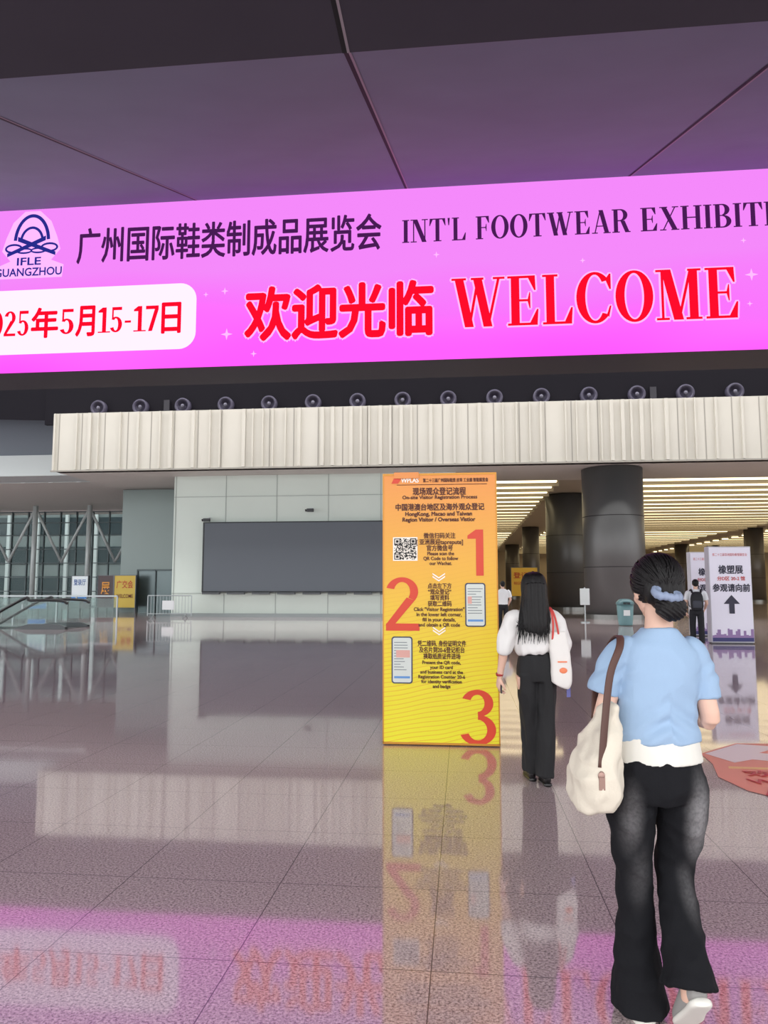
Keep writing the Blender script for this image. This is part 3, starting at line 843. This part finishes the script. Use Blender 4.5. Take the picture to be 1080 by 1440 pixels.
def add_shoe(name, heel, toe, width, m_up, m_sole, parent, up=None):
    """heel & toe are sole-level points"""
    heel = Vector(heel); toe = Vector(toe); d = (toe-heel); L = d.length; d.normalize()
    s = Vector((1, 0, 0)); s = (s - d*s.dot(d)).normalized()
    n = s.cross(d).normalized()
    def P(a, c): return heel + d*a*L + n*c
    g = Geo()
    tube(g, [(*P(-.02, .045), width*.45, .03), (*P(.08, .05), width*.72, .042), (*P(.25, .055), width*.8, .05), (*P(.5, .045), width*.9, .042),
             (*P(.78, .034), width*1.0, .03), (*P(.95, .028), width*.8, .022), (*P(1.01, .024), width*.4, .014)], ref=s, n=20, k=4)
    tube(g, [(*P(.14, .05), width*.7, .045), (*P(.13, .1), width*.66, .046)], ref=s, n=16, k=2)
    g2 = Geo()
    tube(g2, [(*P(-.04, .013), width*.5, .013), (*P(.06, .013), width*.8, .014), (*P(.4, .013), width*.82, .013), (*P(.75, .013), width*1.08, .012), (*P(.95, .015), width*.85, .011), (*P(1.03, .018), width*.4, .008)], ref=s, n=20, k=4, power=3)
    fuse(name + '_upper', g, .006, m_up, parent, 3)
    g2.obj(name + '_sole', m_sole, parent, True)

# ---------------------------------------------------------------- woman in blue t-shirt
wb = root('woman', (.706, 2.85, 0), YAW)
HM = Matrix.Rotation(math.radians(-14), 3, 'X') @ Matrix.Rotation(math.radians(6), 3, 'Z')
hc = (.014, .045, 1.495)
g = Geo()
add_head(g, hc, HM)
tube(g, [(.0, -.005, 1.28, .06, .055), (.006, .0, 1.36, .05, .052), (.014, .02, 1.43, .048, .05)], n=20)
tube(g, [(-.027, 0, .80, .13, .09), (-.027, 0, .88, .14, .1), (-.02, 0, 1.0, .11, .085), (-.008, 0, 1.15, .12, .085), (0, -.005, 1.24, .12, .075), (0, -.005, 1.30, .075, .055)], n=24)
SHL, ELL_, WRL = (-.14, .0, 1.255), (-.208, .0, 1.04), (-.13, .2, 1.02)
SHR, ELR, WRR = (.132, .0, 1.255), (.166, -.03, 1.03), (.1, .19, 1.07)
for A, B, C in ((SHL, ELL_, WRL), (SHR, ELR, WRR)):
    A, B, C = Vector(A), Vector(B), Vector(C)
    tube(g, [(*A, .034), (*A.lerp(B, .45), .036), (*B, .034), (*B.lerp(C, .3), .036), (*C, .023)], ref=(0, 1, 0), n=16, k=4)
add_hand(g, WRL, (Vector(WRL)-Vector(ELL_)), (.3, 0, 1), 1)
add_hand(g, WRR, (Vector(WRR)-Vector(ELR)), (-.3, 0, 1), -1)
tube(g, [(-.115, 0, .82, .08), (-.108, .02, .5, .05), (-.1, .045, .3, .045), (-.1, .05, .08, .032), (-.1, .08, .03, .035)], n=16, k=4)
tube(g, [(.06, 0, .82, .08), (.045, .035, .5, .05), (.02, -.09, .35, .045), (0, -.17, .22, .032), (0, -.18, .16, .03)], n=16, k=4)
fuse('body', g, .0045, M_skin, wb, 3)
face_parts(hc, HM, wb)
# t-shirt
M_tee = mat('tee_blue', (152, 176, 204), .85, bump=.12, bscale=220, spec=.2)
g = Geo()
tube(g, [(-.02, 0, .955, .158, .122), (-.02, 0, .98, .155, .12), (-.018, 0, 1.03, .146, .108), (-.01, -.002, 1.11, .143, .104), (0, -.004, 1.2, .15, .106), (.0, -.006, 1.265, .142, .094),
         (.002, -.004, 1.31, .105, .078), (.004, -.002, 1.352, .064, .063)], n=36)
tube(g, [(-.09, -.002, 1.283, .046), (-.135, -.001, 1.262, .052), (-.178, .0, 1.2, .054), (-.205, .004, 1.12, .056)], ref=(0, 1, 0), n=20, k=5)
tube(g, [(.09, -.002, 1.283, .046), (.126, -.001, 1.262, .052), (.148, -.002, 1.2, .053), (.16, -.012, 1.1, .055)], ref=(0, 1, 0), n=20, k=5)
def teefold(p):
    d = 0
    k = max(0, 1-(abs(p.z-1.04)/.14))
    if k > 0 and abs(p.x+.015) < .15:
        d += .0085*math.sin((p.z*1.0 + (p.x+.02)*.5*(1 if p.x > 0 else -1))*85 + 2*noise.noise(Vector((p.x*6, p.y*4, 3))))*k*(.5+.8*noise.noise(Vector((p.x*9, p.y*5, p.z*6))))
    k2 = max(0, 1-abs(p.z-1.2)/.08)*max(0, (abs(p.x)-.07)/.08)
    d += .0025*k2*math.sin((p.x*.8 - abs(p.z)*1.0)*110)
    return d
fuse('t_shirt', g, .0055, M_tee, wb, 3, fold=.005, fscale=(8, 8, 7), fn=teefold)
g = Geo()
tube(g, [(-.022, 0, .885, .162, .13), (-.022, 0, .92, .157, .126), (-.02, 0, .98, .148, .116)], n=32)
fuse('undershirt', g, .006, mat('undershirt_white', (224, 220, 212), .8), wb, 3, fold=.002, fscale=(8, 8, 3))
# jeans
def jeans_material():
    m = mat('jeans_black', (26, 26, 30), .85, bump=.2, bscale=260, spec=.2)
    nt = m.node_tree; N = nt.nodes; L = nt.links; b = N['Principled BSDF']
    tc = N.new('ShaderNodeTexCoord')
    prev = None
    for i, (c, s, k) in enumerate((((-.145, -.1, .70), (.04, .2, .13), .24), ((.09, -.1, .70), (.05, .2, .16), .55), ((.05, -.06, .45), (.035, .2, .1), .16), ((-.11, -.05, .5), (.04, .2, .12), .1))):
        mp = N.new('ShaderNodeVectorMath'); mp.operation = 'SUBTRACT'; mp.inputs[1].default_value = c
        dv = N.new('ShaderNodeVectorMath'); dv.operation = 'DIVIDE'; dv.inputs[1].default_value = s
        ln = N.new('ShaderNodeVectorMath'); ln.operation = 'LENGTH'
        mr = N.new('ShaderNodeMapRange'); mr.interpolation_type = 'SMOOTHSTEP'
        mr.inputs['From Min'].default_value = 0; mr.inputs['From Max'].default_value = 1.35; mr.inputs['To Min'].default_value = k; mr.inputs['To Max'].default_value = 0
        L.new(tc.outputs['Object'], mp.inputs[0]); L.new(mp.outputs[0], dv.inputs[0]); L.new(dv.outputs[0], ln.inputs[0]); L.new(ln.outputs['Value'], mr.inputs['Value'])
        if prev is None: prev = mr.outputs[0]
        else:
            ad = N.new('ShaderNodeMath'); ad.operation = 'MAXIMUM'; L.new(prev, ad.inputs[0]); L.new(mr.outputs[0], ad.inputs[1]); prev = ad.outputs[0]
    nz = N.new('ShaderNodeTexNoise'); nz.inputs['Scale'].default_value = 90; nz.inputs['Detail'].default_value = 3
    L.new(tc.outputs['Object'], nz.inputs['Vector'])
    ml = N.new('ShaderNodeMath'); ml.operation = 'MULTIPLY'; L.new(prev, ml.inputs[0])
    m3 = N.new('ShaderNodeMapRange'); m3.inputs['From Min'].default_value = .1; m3.inputs['From Max'].default_value = .6; m3.inputs['To Min'].default_value = .4; L.new(nz.outputs['Fac'], m3.inputs['Value']); L.new(m3.outputs[0], ml.inputs[1])
    mx = N.new('ShaderNodeMix'); mx.data_type = 'RGBA'; mx.inputs[6].default_value = lin((22, 22, 26)); mx.inputs[7].default_value = lin((176, 172, 174))
    L.new(ml.outputs[0], mx.inputs[0]); L.new(mx.outputs[2], b.inputs['Base Color'])
    return m
g = Geo()
tube(g, [(-.024, 0, .905, .152, .116), (-.026, -.002, .87, .162, .126), (-.027, -.008, .81, .17, .135), (-.027, -.006, .76, .155, .12)], n=36, k=4)
tube(g, [(-.115, -.01, .84, .078, .11), (-.12, -.004, .74, .084, .106), (-.115, .01, .62, .074, .086), (-.108, .022, .5, .063, .07), (-.103, .035, .38, .06, .068), (-.1, .04, .24, .07, .084), (-.098, .045, .12, .084, .104), (-.097, .045, .03, .096, .122)], n=28, k=5)
tube(g, [(.058, -.01, .84, .08, .11), (.062, -.004, .74, .086, .106), (.056, .015, .62, .075, .086), (.042, .03, .51, .064, .071), (.03, -.02, .42, .061, .068), (.016, -.085, .33, .066, .08), (.008, -.135, .25, .076, .094), (.002, -.16, .19, .086, .108)], n=28, k=5)
fuse('flared_jeans', g, .0065, jeans_material(), wb, 3, fold=.009, fscale=(10, 10, 10))
M_sh = mat('sneaker_white', (214, 210, 206), .6); M_so = mat('sneaker_sole', (226, 222, 214), .6); M_sg = mat('sneaker_grey', (150, 146, 144), .7)
add_shoe('sneaker_right', (0.01, -.25, .175), (.022, -.065, .012), .046, M_sg, M_so, wb)
add_shoe('sneaker_left', (-.1, -.04, .0), (-.115, .205, .0), .046, M_sh, M_so, wb)
# hair with low bun + scrunchie
g = Geo()
c = Vector(hc)
ell(g, c + HM @ Vector((0, -.022, .028)), (.09, .1, .098), HM)
ell(g, c + HM @ Vector((0, -.06, -.01)), (.08, .06, .085), HM)
ell(g, c + HM @ Vector((0, -.08, -.045)), (.054, .035, .045), HM)
def hairn(p): return .0025*math.sin(p.x*260 + p.z*30)*1.0
fuse('hair_cap', g, .006, M_hair, wb, 4, fn=hairn)
g = Geo(); random.seed(2)
cc = c + HM @ Vector((0, -.022, .028))
for i in range(130):
    a = random.uniform(-1.9, 1.9); el = random.uniform(-.35, 1.3)
    st_ = Vector((math.sin(a)*math.cos(el), math.cos(a)*math.cos(el)*.9+.1, math.sin(el))).normalized()
    en = Vector((random.uniform(-.25, .1), -.9, random.uniform(-.75, -.5))).normalized()
    pts = []
    for t in range(8):
        u = t/7
        d = st_.slerp(en, u) if st_.angle(en) < 3.0 else en
        r_ = Vector((.093*d.x, .104*d.y, .1*d.z))
        pts.append((*(cc + HM @ r_), .003 if 0 < t < 7 else .0015))
    tube(g, pts, n=5, k=2)
g.obj('hair_strands', M_hair, wb, True)
g = Geo()
bc = c + HM @ Vector((-.004, -.112, -.1))
ell(g, bc, (.054, .038, .046)); ell(g, bc + Vector((.028, .01, .005)), (.03, .024, .034)); ell(g, bc + Vector((-.028, .012, .004)), (.028, .022, .032))
fuse('hair_bun', g, .004, M_hair, wb, 3, fn=lambda p: .0022*math.sin((p.x+p.z*1.3)*300))
g = Geo()
sc_c = c + HM @ Vector((-.018, -.12, -.05)); RT = Matrix.Rotation(math.radians(10), 3, 'Y') @ Matrix.Rotation(math.radians(22), 3, 'X')
for i in range(30):
    a = 2*math.pi*i/30
    ell(g, sc_c + RT @ Vector((.046*math.cos(a), .032*math.sin(a), random.uniform(-.003, .003))), (.012, .014, .013+.004*(i % 2)), nu=12, nv=8)
fuse('scrunchie', g, .003, mat('scrunchie_blue', (132, 144, 170), .6), wb, 3)
g = Geo(); ell(g, c + Vector((.082, .0, -.045)), (.004, .004, .01), nu=8, nv=6); g.obj('earring', M_rail, wb, True)
# shoulder bag
M_bag = mat('bag_cream', (218, 208, 192), .85, bump=.15, bscale=160, spec=.2); M_strap = mat('strap_brown', (84, 54, 46), .6)
g = Geo()
tube(g, [(-.262, -.055, .735, .045, .08), (-.265, -.055, .76, .072, .12), (-.262, -.055, .83, .078, .145), (-.246, -.055, .92, .064, .135), (-.222, -.055, 1.0, .044, .115), (-.205, -.055, 1.07, .022, .09), (-.2, -.055, 1.09, .008, .08)], n=30, k=5, power=2.4)
fuse('shoulder_bag', g, .006, M_bag, wb, 3, fold=.016, fscale=(10, 8, 10))
g = Geo()
def strap(g, pts, w_, t_s, ref): tube(g, [(*p, w_, t_s) for p in pts], ref=ref, n=8, k=6, power=4)
strap(g, [(-.272, -.19, .9), (-.252, -.175, 1.05), (-.216, -.13, 1.2), (-.168, -.09, 1.29), (-.148, -.02, 1.325), (-.16, .05, 1.29), (-.2, .09, 1.18), (-.225, .05, 1.02)], .014, .003, (1, .25, 0))
g.obj('bag_strap', M_strap, wb, True)
g = Geo(); ell(g, (-.276, -.2, .875), (.012, .006, .016), nu=12, nv=8); g.box(-.286, -.266, -.206, -.196, .83, .87); g.obj('bag_clasp', mat('clasp', (150, 120, 110), .3, .6), wb)

# ---------------------------------------------------------------- woman in white blouse
w2 = root('woman', (.545, 6.01, 0), YAW)
HM2 = Matrix.Rotation(math.radians(-8), 3, 'X')
hc2 = (.012, .03, 1.5)
g = Geo(); add_head(g, hc2, HM2)
tube(g, [(.0, 0, 1.26, .06, .055), (.005, .005, 1.36, .048, .05), (.01, .015, 1.44, .046, .048)], n=18)
tube(g, [(.01, 0, .8, .12, .09), (.01, 0, .9, .13, .09), (0, 0, 1.0, .1, .08), (0, 0, 1.15, .13, .09), (0, 0, 1.26, .145, .085), (0, 0, 1.31, .08, .06)], n=22)
L2 = [Vector(p) for p in ((-.15, 0, 1.27), (-.232, -.02, 1.02), (-.262, .05, .8))]
R2 = [Vector(p) for p in ((.16, 0, 1.27), (.235, -.03, 1.04), (.2, .17, 1.0))]
for A, B, C in (L2, R2):
    tube(g, [(*A, .045), (*A.lerp(B, .45), .04), (*B, .034), (*B.lerp(C, .3), .034), (*C, .023)], ref=(0, 1, 0), n=14, k=4)
add_hand(g, L2[2], L2[2]-L2[1], (1, .2, 0), 1, curl=1.3); add_hand(g, R2[2], R2[2]-R2[1], (-.6, 0, .6), -1, curl=1.4)
tube(g, [(-.07, 0, .82, .075), (-.04, .05, .48, .048), (-.02, .14, .1, .03)], n=14, k=5)
tube(g, [(.09, 0, .82, .075), (.09, .01, .48, .048), (.07, -.03, .1, .03)], n=14, k=5)
fuse('body', g, .0055, M_skin, w2, 3)
face_parts(hc2, HM2, w2)
g = Geo()
tube(g, [(.0, 0, .985, .118, .095), (-.002, 0, 1.02, .142, .12), (0, 0, 1.12, .15, .118), (0, 0, 1.22, .16, .105), (0, 0, 1.28, .145, .09), (.003, 0, 1.32, .09, .07), (.006, .003, 1.345, .06, .058)], n=32)
tube(g, [(-.11, 0, 1.275, .055), (-.165, -.003, 1.25, .062), (-.208, -.012, 1.12, .068), (-.23, -.018, 1.02, .06), (-.235, -.014, .985, .046)], ref=(0, 1, 0), n=18, k=4)
tube(g, [(.12, 0, 1.275, .055), (.17, -.003, 1.25, .062), (.208, -.018, 1.13, .068), (.225, -.025, 1.04, .06), (.22, .03, 1.02, .05)], ref=(0, 1, 0), n=18, k=4)
fuse('blouse', g, .007, mat('blouse_white', (222, 218, 216), .75), w2, 3, fold=.012, fscale=(10, 10, 6))
g = Geo()
tube(g, [(.005, 0, 1.0, .112, .092), (.01, 0, .95, .13, .105), (.014, 0, .86, .148, .118), (.014, 0, .78, .14, .105)], n=28, k=4)
tube(g, [(-.055, 0, .84, .078, .105), (-.045, .02, .66, .074, .095), (-.028, .06, .46, .07, .09), (-.015, .1, .26, .068, .09), (-.01, .13, .075, .07, .095)], n=22, k=5)
tube(g, [(.085, 0, .84, .078, .105), (.085, 0, .66, .078, .098), (.082, -.005, .46, .074, .09), (.075, -.02, .26, .07, .09), (.068, -.03, .06, .07, .095)], n=22, k=5)
fuse('wide_trousers', g, .008, mat('trouser_black', (20, 19, 22), .8), w2, 3, fold=.012, fscale=(12, 12, 3))
g = Geo(); tube(g, [(.003, 0, .975, .122, .1), (.003, 0, 1.003, .118, .098)], n=32, k=2, ); g.obj('waistband', mat('waist_black', (12, 12, 14), .5), w2, True)
M_bs = mat('shoe_black', (22, 20, 22), .4)
add_shoe('shoe_right', (.07, -.1, 0), (.076, .13, 0), .04, M_bs, M_bs, w2); add_shoe('shoe_left', (-.012, .06, 0), (-.016, .29, 0), .04, M_bs, M_bs, w2)
# long hair
g = Geo(); c2 = Vector(hc2)
ell(g, c2 + Vector((0, -.018, .03)), (.09, .1, .096))
tube(g, [(.01, -.045, 1.52, .088, .08), (.008, -.07, 1.42, .092, .06), (-.0, -.095, 1.32, .1, .045), (-.01, -.12, 1.22, .095, .03), (-.02, -.128, 1.15, .065, .014)], n=24, k=5)
fuse('hair_mass', g, .007, M_hair, w2, 3, fn=lambda p: .004*math.sin(p.x*190))
g = Geo(); random.seed(9)
for i in range(190):
    a = random.uniform(-2.0, 2.0)
    sx, sy = math.sin(a), -math.cos(a)
    endz = random.uniform(1.06, 1.22); spread = random.uniform(.85, 1.05)
    if abs(a) > 1.3: endz += .06
    pts = [(.01+.02*sx, .01+.02*sy, 1.62), (.01+.068*sx, .0+.075*sy, 1.597), (.01+.094*sx, -.0+.1*sy, 1.53), (.01+.096*sx, -.02+.09*sy, 1.44),
           (.0+.108*sx*spread, -.055+.062*sy, 1.33), (-.01+.118*sx*spread, -.095+.045*sy, 1.23), (-.02+.112*sx*spread + random.uniform(-.03, .03), -.105+.035*sy, endz)]
    rr = (.003, .006, .006, .006, .0055, .004, .001)
    tube(g, [(*p, r_) for p, r_ in zip(pts, rr)], n=5, k=3)
g.obj('hair_strands', M_hair, w2, True)
# phone in left hand
g = Geo(); hp = L2[2] + (L2[2]-L2[1]).normalized()*.08 + Vector((.02, .0, 0))
g.box(hp.x-.006, hp.x+.006, hp.y-.05, hp.y+.09, hp.z-.05, hp.z+.03); g.obj('mobile_phone', mat('phone_dark', (30, 18, 26), .3), w2, bevel=.004)
g = Geo(); tube(g, [(*(L2[2]+Vector((0, -.005, .03))), .03), (*(L2[2]+Vector((.001, -.002, .012))), .029)], n=16, k=1); g.obj('wrist_band', mat('band_red', (170, 50, 50), .5), w2, True)
# tote bag on right arm
M_tote = mat('tote_white', (224, 218, 214), .7)
g = Geo()
tube(g, [(.185, -.085, .76, .06, .05), (.19, -.09, .79, .078, .055), (.185, -.09, .95, .078, .045), (.172, -.09, 1.1, .07, .03), (.168, -.09, 1.16, .062, .012)], n=24, k=4, power=3.2)
fuse('tote_bag', g, .006, M_tote, w2, 2, fold=.006)
M_rs = mat('tote_red', (200, 70, 64), .6)
g = Geo()
for dx, yy in ((-.025, -.11), (.03, -.1)):
    tube(g, [(.15+dx, yy, 1.1, .008, .003), (.145+dx*.6, yy-.01, 1.2, .008, .003), (.13+dx*.3, yy-.01, 1.3, .008, .003), (.12+dx*.2, -.03, 1.345, .008, .003), (.125, .05, 1.31, .008, .003), (.17, .07, 1.18, .008, .003), (.2, .0, 1.07, .008, .003)], n=8, k=5, power=3)
g.obj('tote_handles', M_rs, w2, True)
g = Geo(); ell(g, (.195, -.147, .87), (.03, .008, .022), nu=14, nv=8); g.box(.155, .225, -.146, -.138, .93, .94); g.obj('tote_print', mat('tote_orange', (232, 130, 90), .6), w2)
g = Geo(); tube(g, [(.245, -.05, .86, .006), (.255, -.06, .78, .006), (.25, -.06, .72, .005)], n=8, k=3); g.box(.235, .265, -.066, -.06, .66, .73); g.obj('lanyard', mat('lanyard_blue', (90, 90, 150), .5), w2)

# ---------------------------------------------------------------- men in the distance
def man(loc, rz, shirt, backpack):
    r = root('man', loc, rz)
    c = Vector((0, .02, 1.59)); Mx = Matrix.Identity(3)
    g = Geo(); add_head(g, c, Mx)
    tube(g, [(0, 0, 1.36, .06), (0, .005, 1.46, .052), (0, .01, 1.53, .052)], n=16)
    tube(g, [(0, 0, .88, .14, .1), (0, 0, 1.0, .14, .1), (0, 0, 1.2, .16, .1), (0, 0, 1.36, .18, .09), (0, 0, 1.42, .09, .06)], n=22)
    Ls = [Vector(p) for p in ((-.19, 0, 1.37), (-.25, -.03, 1.1), (-.24, .05, .86))]
    Rs = [Vector(p) for p in ((.19, 0, 1.37), (.25, .0, 1.1), (.22, .16, .95))]
    for A, B, C in (Ls, Rs):
        tube(g, [(*A, .052), (*A.lerp(B, .45), .047), (*B, .04), (*B.lerp(C, .3), .04), (*C, .028)], ref=(0, 1, 0), n=14, k=4)
    add_hand(g, Ls[2], Ls[2]-Ls[1], (1, .2, 0), 1, 1.1); add_hand(g, Rs[2], Rs[2]-Rs[1], (-1, 0, .2), -1, 1.1)
    tube(g, [(-.09, 0, .86, .08), (-.1, .05, .48, .052), (-.1, .02, .1, .036)], n=14); tube(g, [(.09, 0, .86, .08), (.1, -.0, .48, .052), (.1, -.12, .1, .036)], n=14)
    fuse('body', g, .006, M_skin, r, 3); face_parts(c, Mx, r)
    g = Geo()
    tube(g, [(0, 0, .93, .165, .125), (0, 0, 1.05, .165, .12), (0, 0, 1.2, .18, .12), (0, 0, 1.34, .195, .108), (0, 0, 1.4, .15, .085), (0, 0, 1.45, .07, .065)], n=28)
    tube(g, [(-.15, 0, 1.38, .06), (-.205, -.002, 1.33, .066), (-.24, -.015, 1.17, .068)], ref=(0, 1, 0), n=16)
    tube(g, [(.15, 0, 1.38, .06), (.205, 0, 1.33, .066), (.24, 0, 1.17, .068)], ref=(0, 1, 0), n=16)
    fuse('shirt', g, .01, shirt, r, 3, fold=.006)
    g = Geo()
    tube(g, [(0, 0, .97, .155, .115), (0, 0, .88, .175, .13), (0, 0, .8, .16, .11)], n=24)
    tube(g, [(-.09, 0, .86, .09, .11), (-.1, .045, .48, .075, .08), (-.1, .02, .07, .07, .08)], n=20); tube(g, [(.09, 0, .86, .09, .11), (.1, -.005, .48, .075, .08), (.1, -.11, .08, .07, .08)], n=20)
    fuse('trousers', g, .01, mat('trouser_dark', (26, 26, 32), .8), r, 3, fold=.005)
    add_shoe('shoe_left', (-.1, -.04, 0), (-.11, .22, 0), .045, M_bs, M_bs, r); add_shoe('shoe_right', (.1, -.18, 0), (.11, .08, 0), .045, M_bs, M_bs, r)
    g = Geo(); ell(g, c + Vector((0, -.022, .035)), (.085, .098, .09)); ell(g, c + Vector((0, -.055, .0)), (.074, .055, .07))
    fuse('short_hair', g, .007, M_hair, r, 2, fn=lambda p: .003*math.sin(p.x*200+p.z*90))
    if backpack:
        g = Geo(); tube(g, [(0, -.2, .93, .12, .07), (0, -.21, .98, .15, .09), (0, -.21, 1.2, .155, .09), (0, -.2, 1.34, .12, .07), (0, -.19, 1.38, .06, .04)], n=28, k=4, power=3.2)
        fuse('backpack', g, .009, mat('backpack_black', (24, 24, 30), .7), r, 3)
        g = Geo(); tube(g, [(0, -.3, .98, .1, .02), (0, -.31, 1.1, .11, .03), (0, -.3, 1.16, .09, .02)], n=20, power=3.2); g.obj('backpack_pocket', mat('pocket_grey', (60, 62, 72), .7), r, True)
        g = Geo()
        for s in (-1, 1): tube(g, [(s*.1, -.16, 1.36, .025, .008), (s*.12, -.06, 1.45, .025, .008), (s*.13, .1, 1.38, .025, .008), (s*.14, .14, 1.2, .025, .008), (s*.16, -.02, 1.02, .02, .006), (s*.12, -.15, 1.0, .02, .006)], ref=(1, 0, 0), n=8, k=5)
        g.obj('backpack_straps', mat('bp_strap', (20, 20, 24), .7), r, True)
man((6.0, 20.2, 0), -.2, mat('shirt_pale', (226, 228, 232), .8), True)
man((1.32, 25.3, 0), .1, mat('shirt_white', (240, 240, 240), .8), False)

# ================================================================= LIGHTS
def area(name, loc, rot, sx, sy, power, col):
    l = bpy.data.lights.new(name, 'AREA'); l.shape = 'RECTANGLE'; l.size = sx; l.size_y = sy; l.energy = power; l.color = col
    o = bpy.data.objects.new(name, l); o.location = loc; o.rotation_euler = rot; link(o)
area('atrium_fill', (0, 30.5, 17.3), (0, 0, 0), 50, 5, 7000, (1, .99, .97))  # added fill lamp under the atrium slab, hidden behind the banner; no skylight opening
sl = bpy.data.lights.new('overcast_daylight', 'SUN'); sl.energy = .45; sl.angle = math.radians(80); sl.color = (1, .99, .98)
so = bpy.data.objects.new('overcast_daylight', sl); so.rotation_euler = (math.radians(72), 0, 0); so.location = (0, -12, 14); link(so)
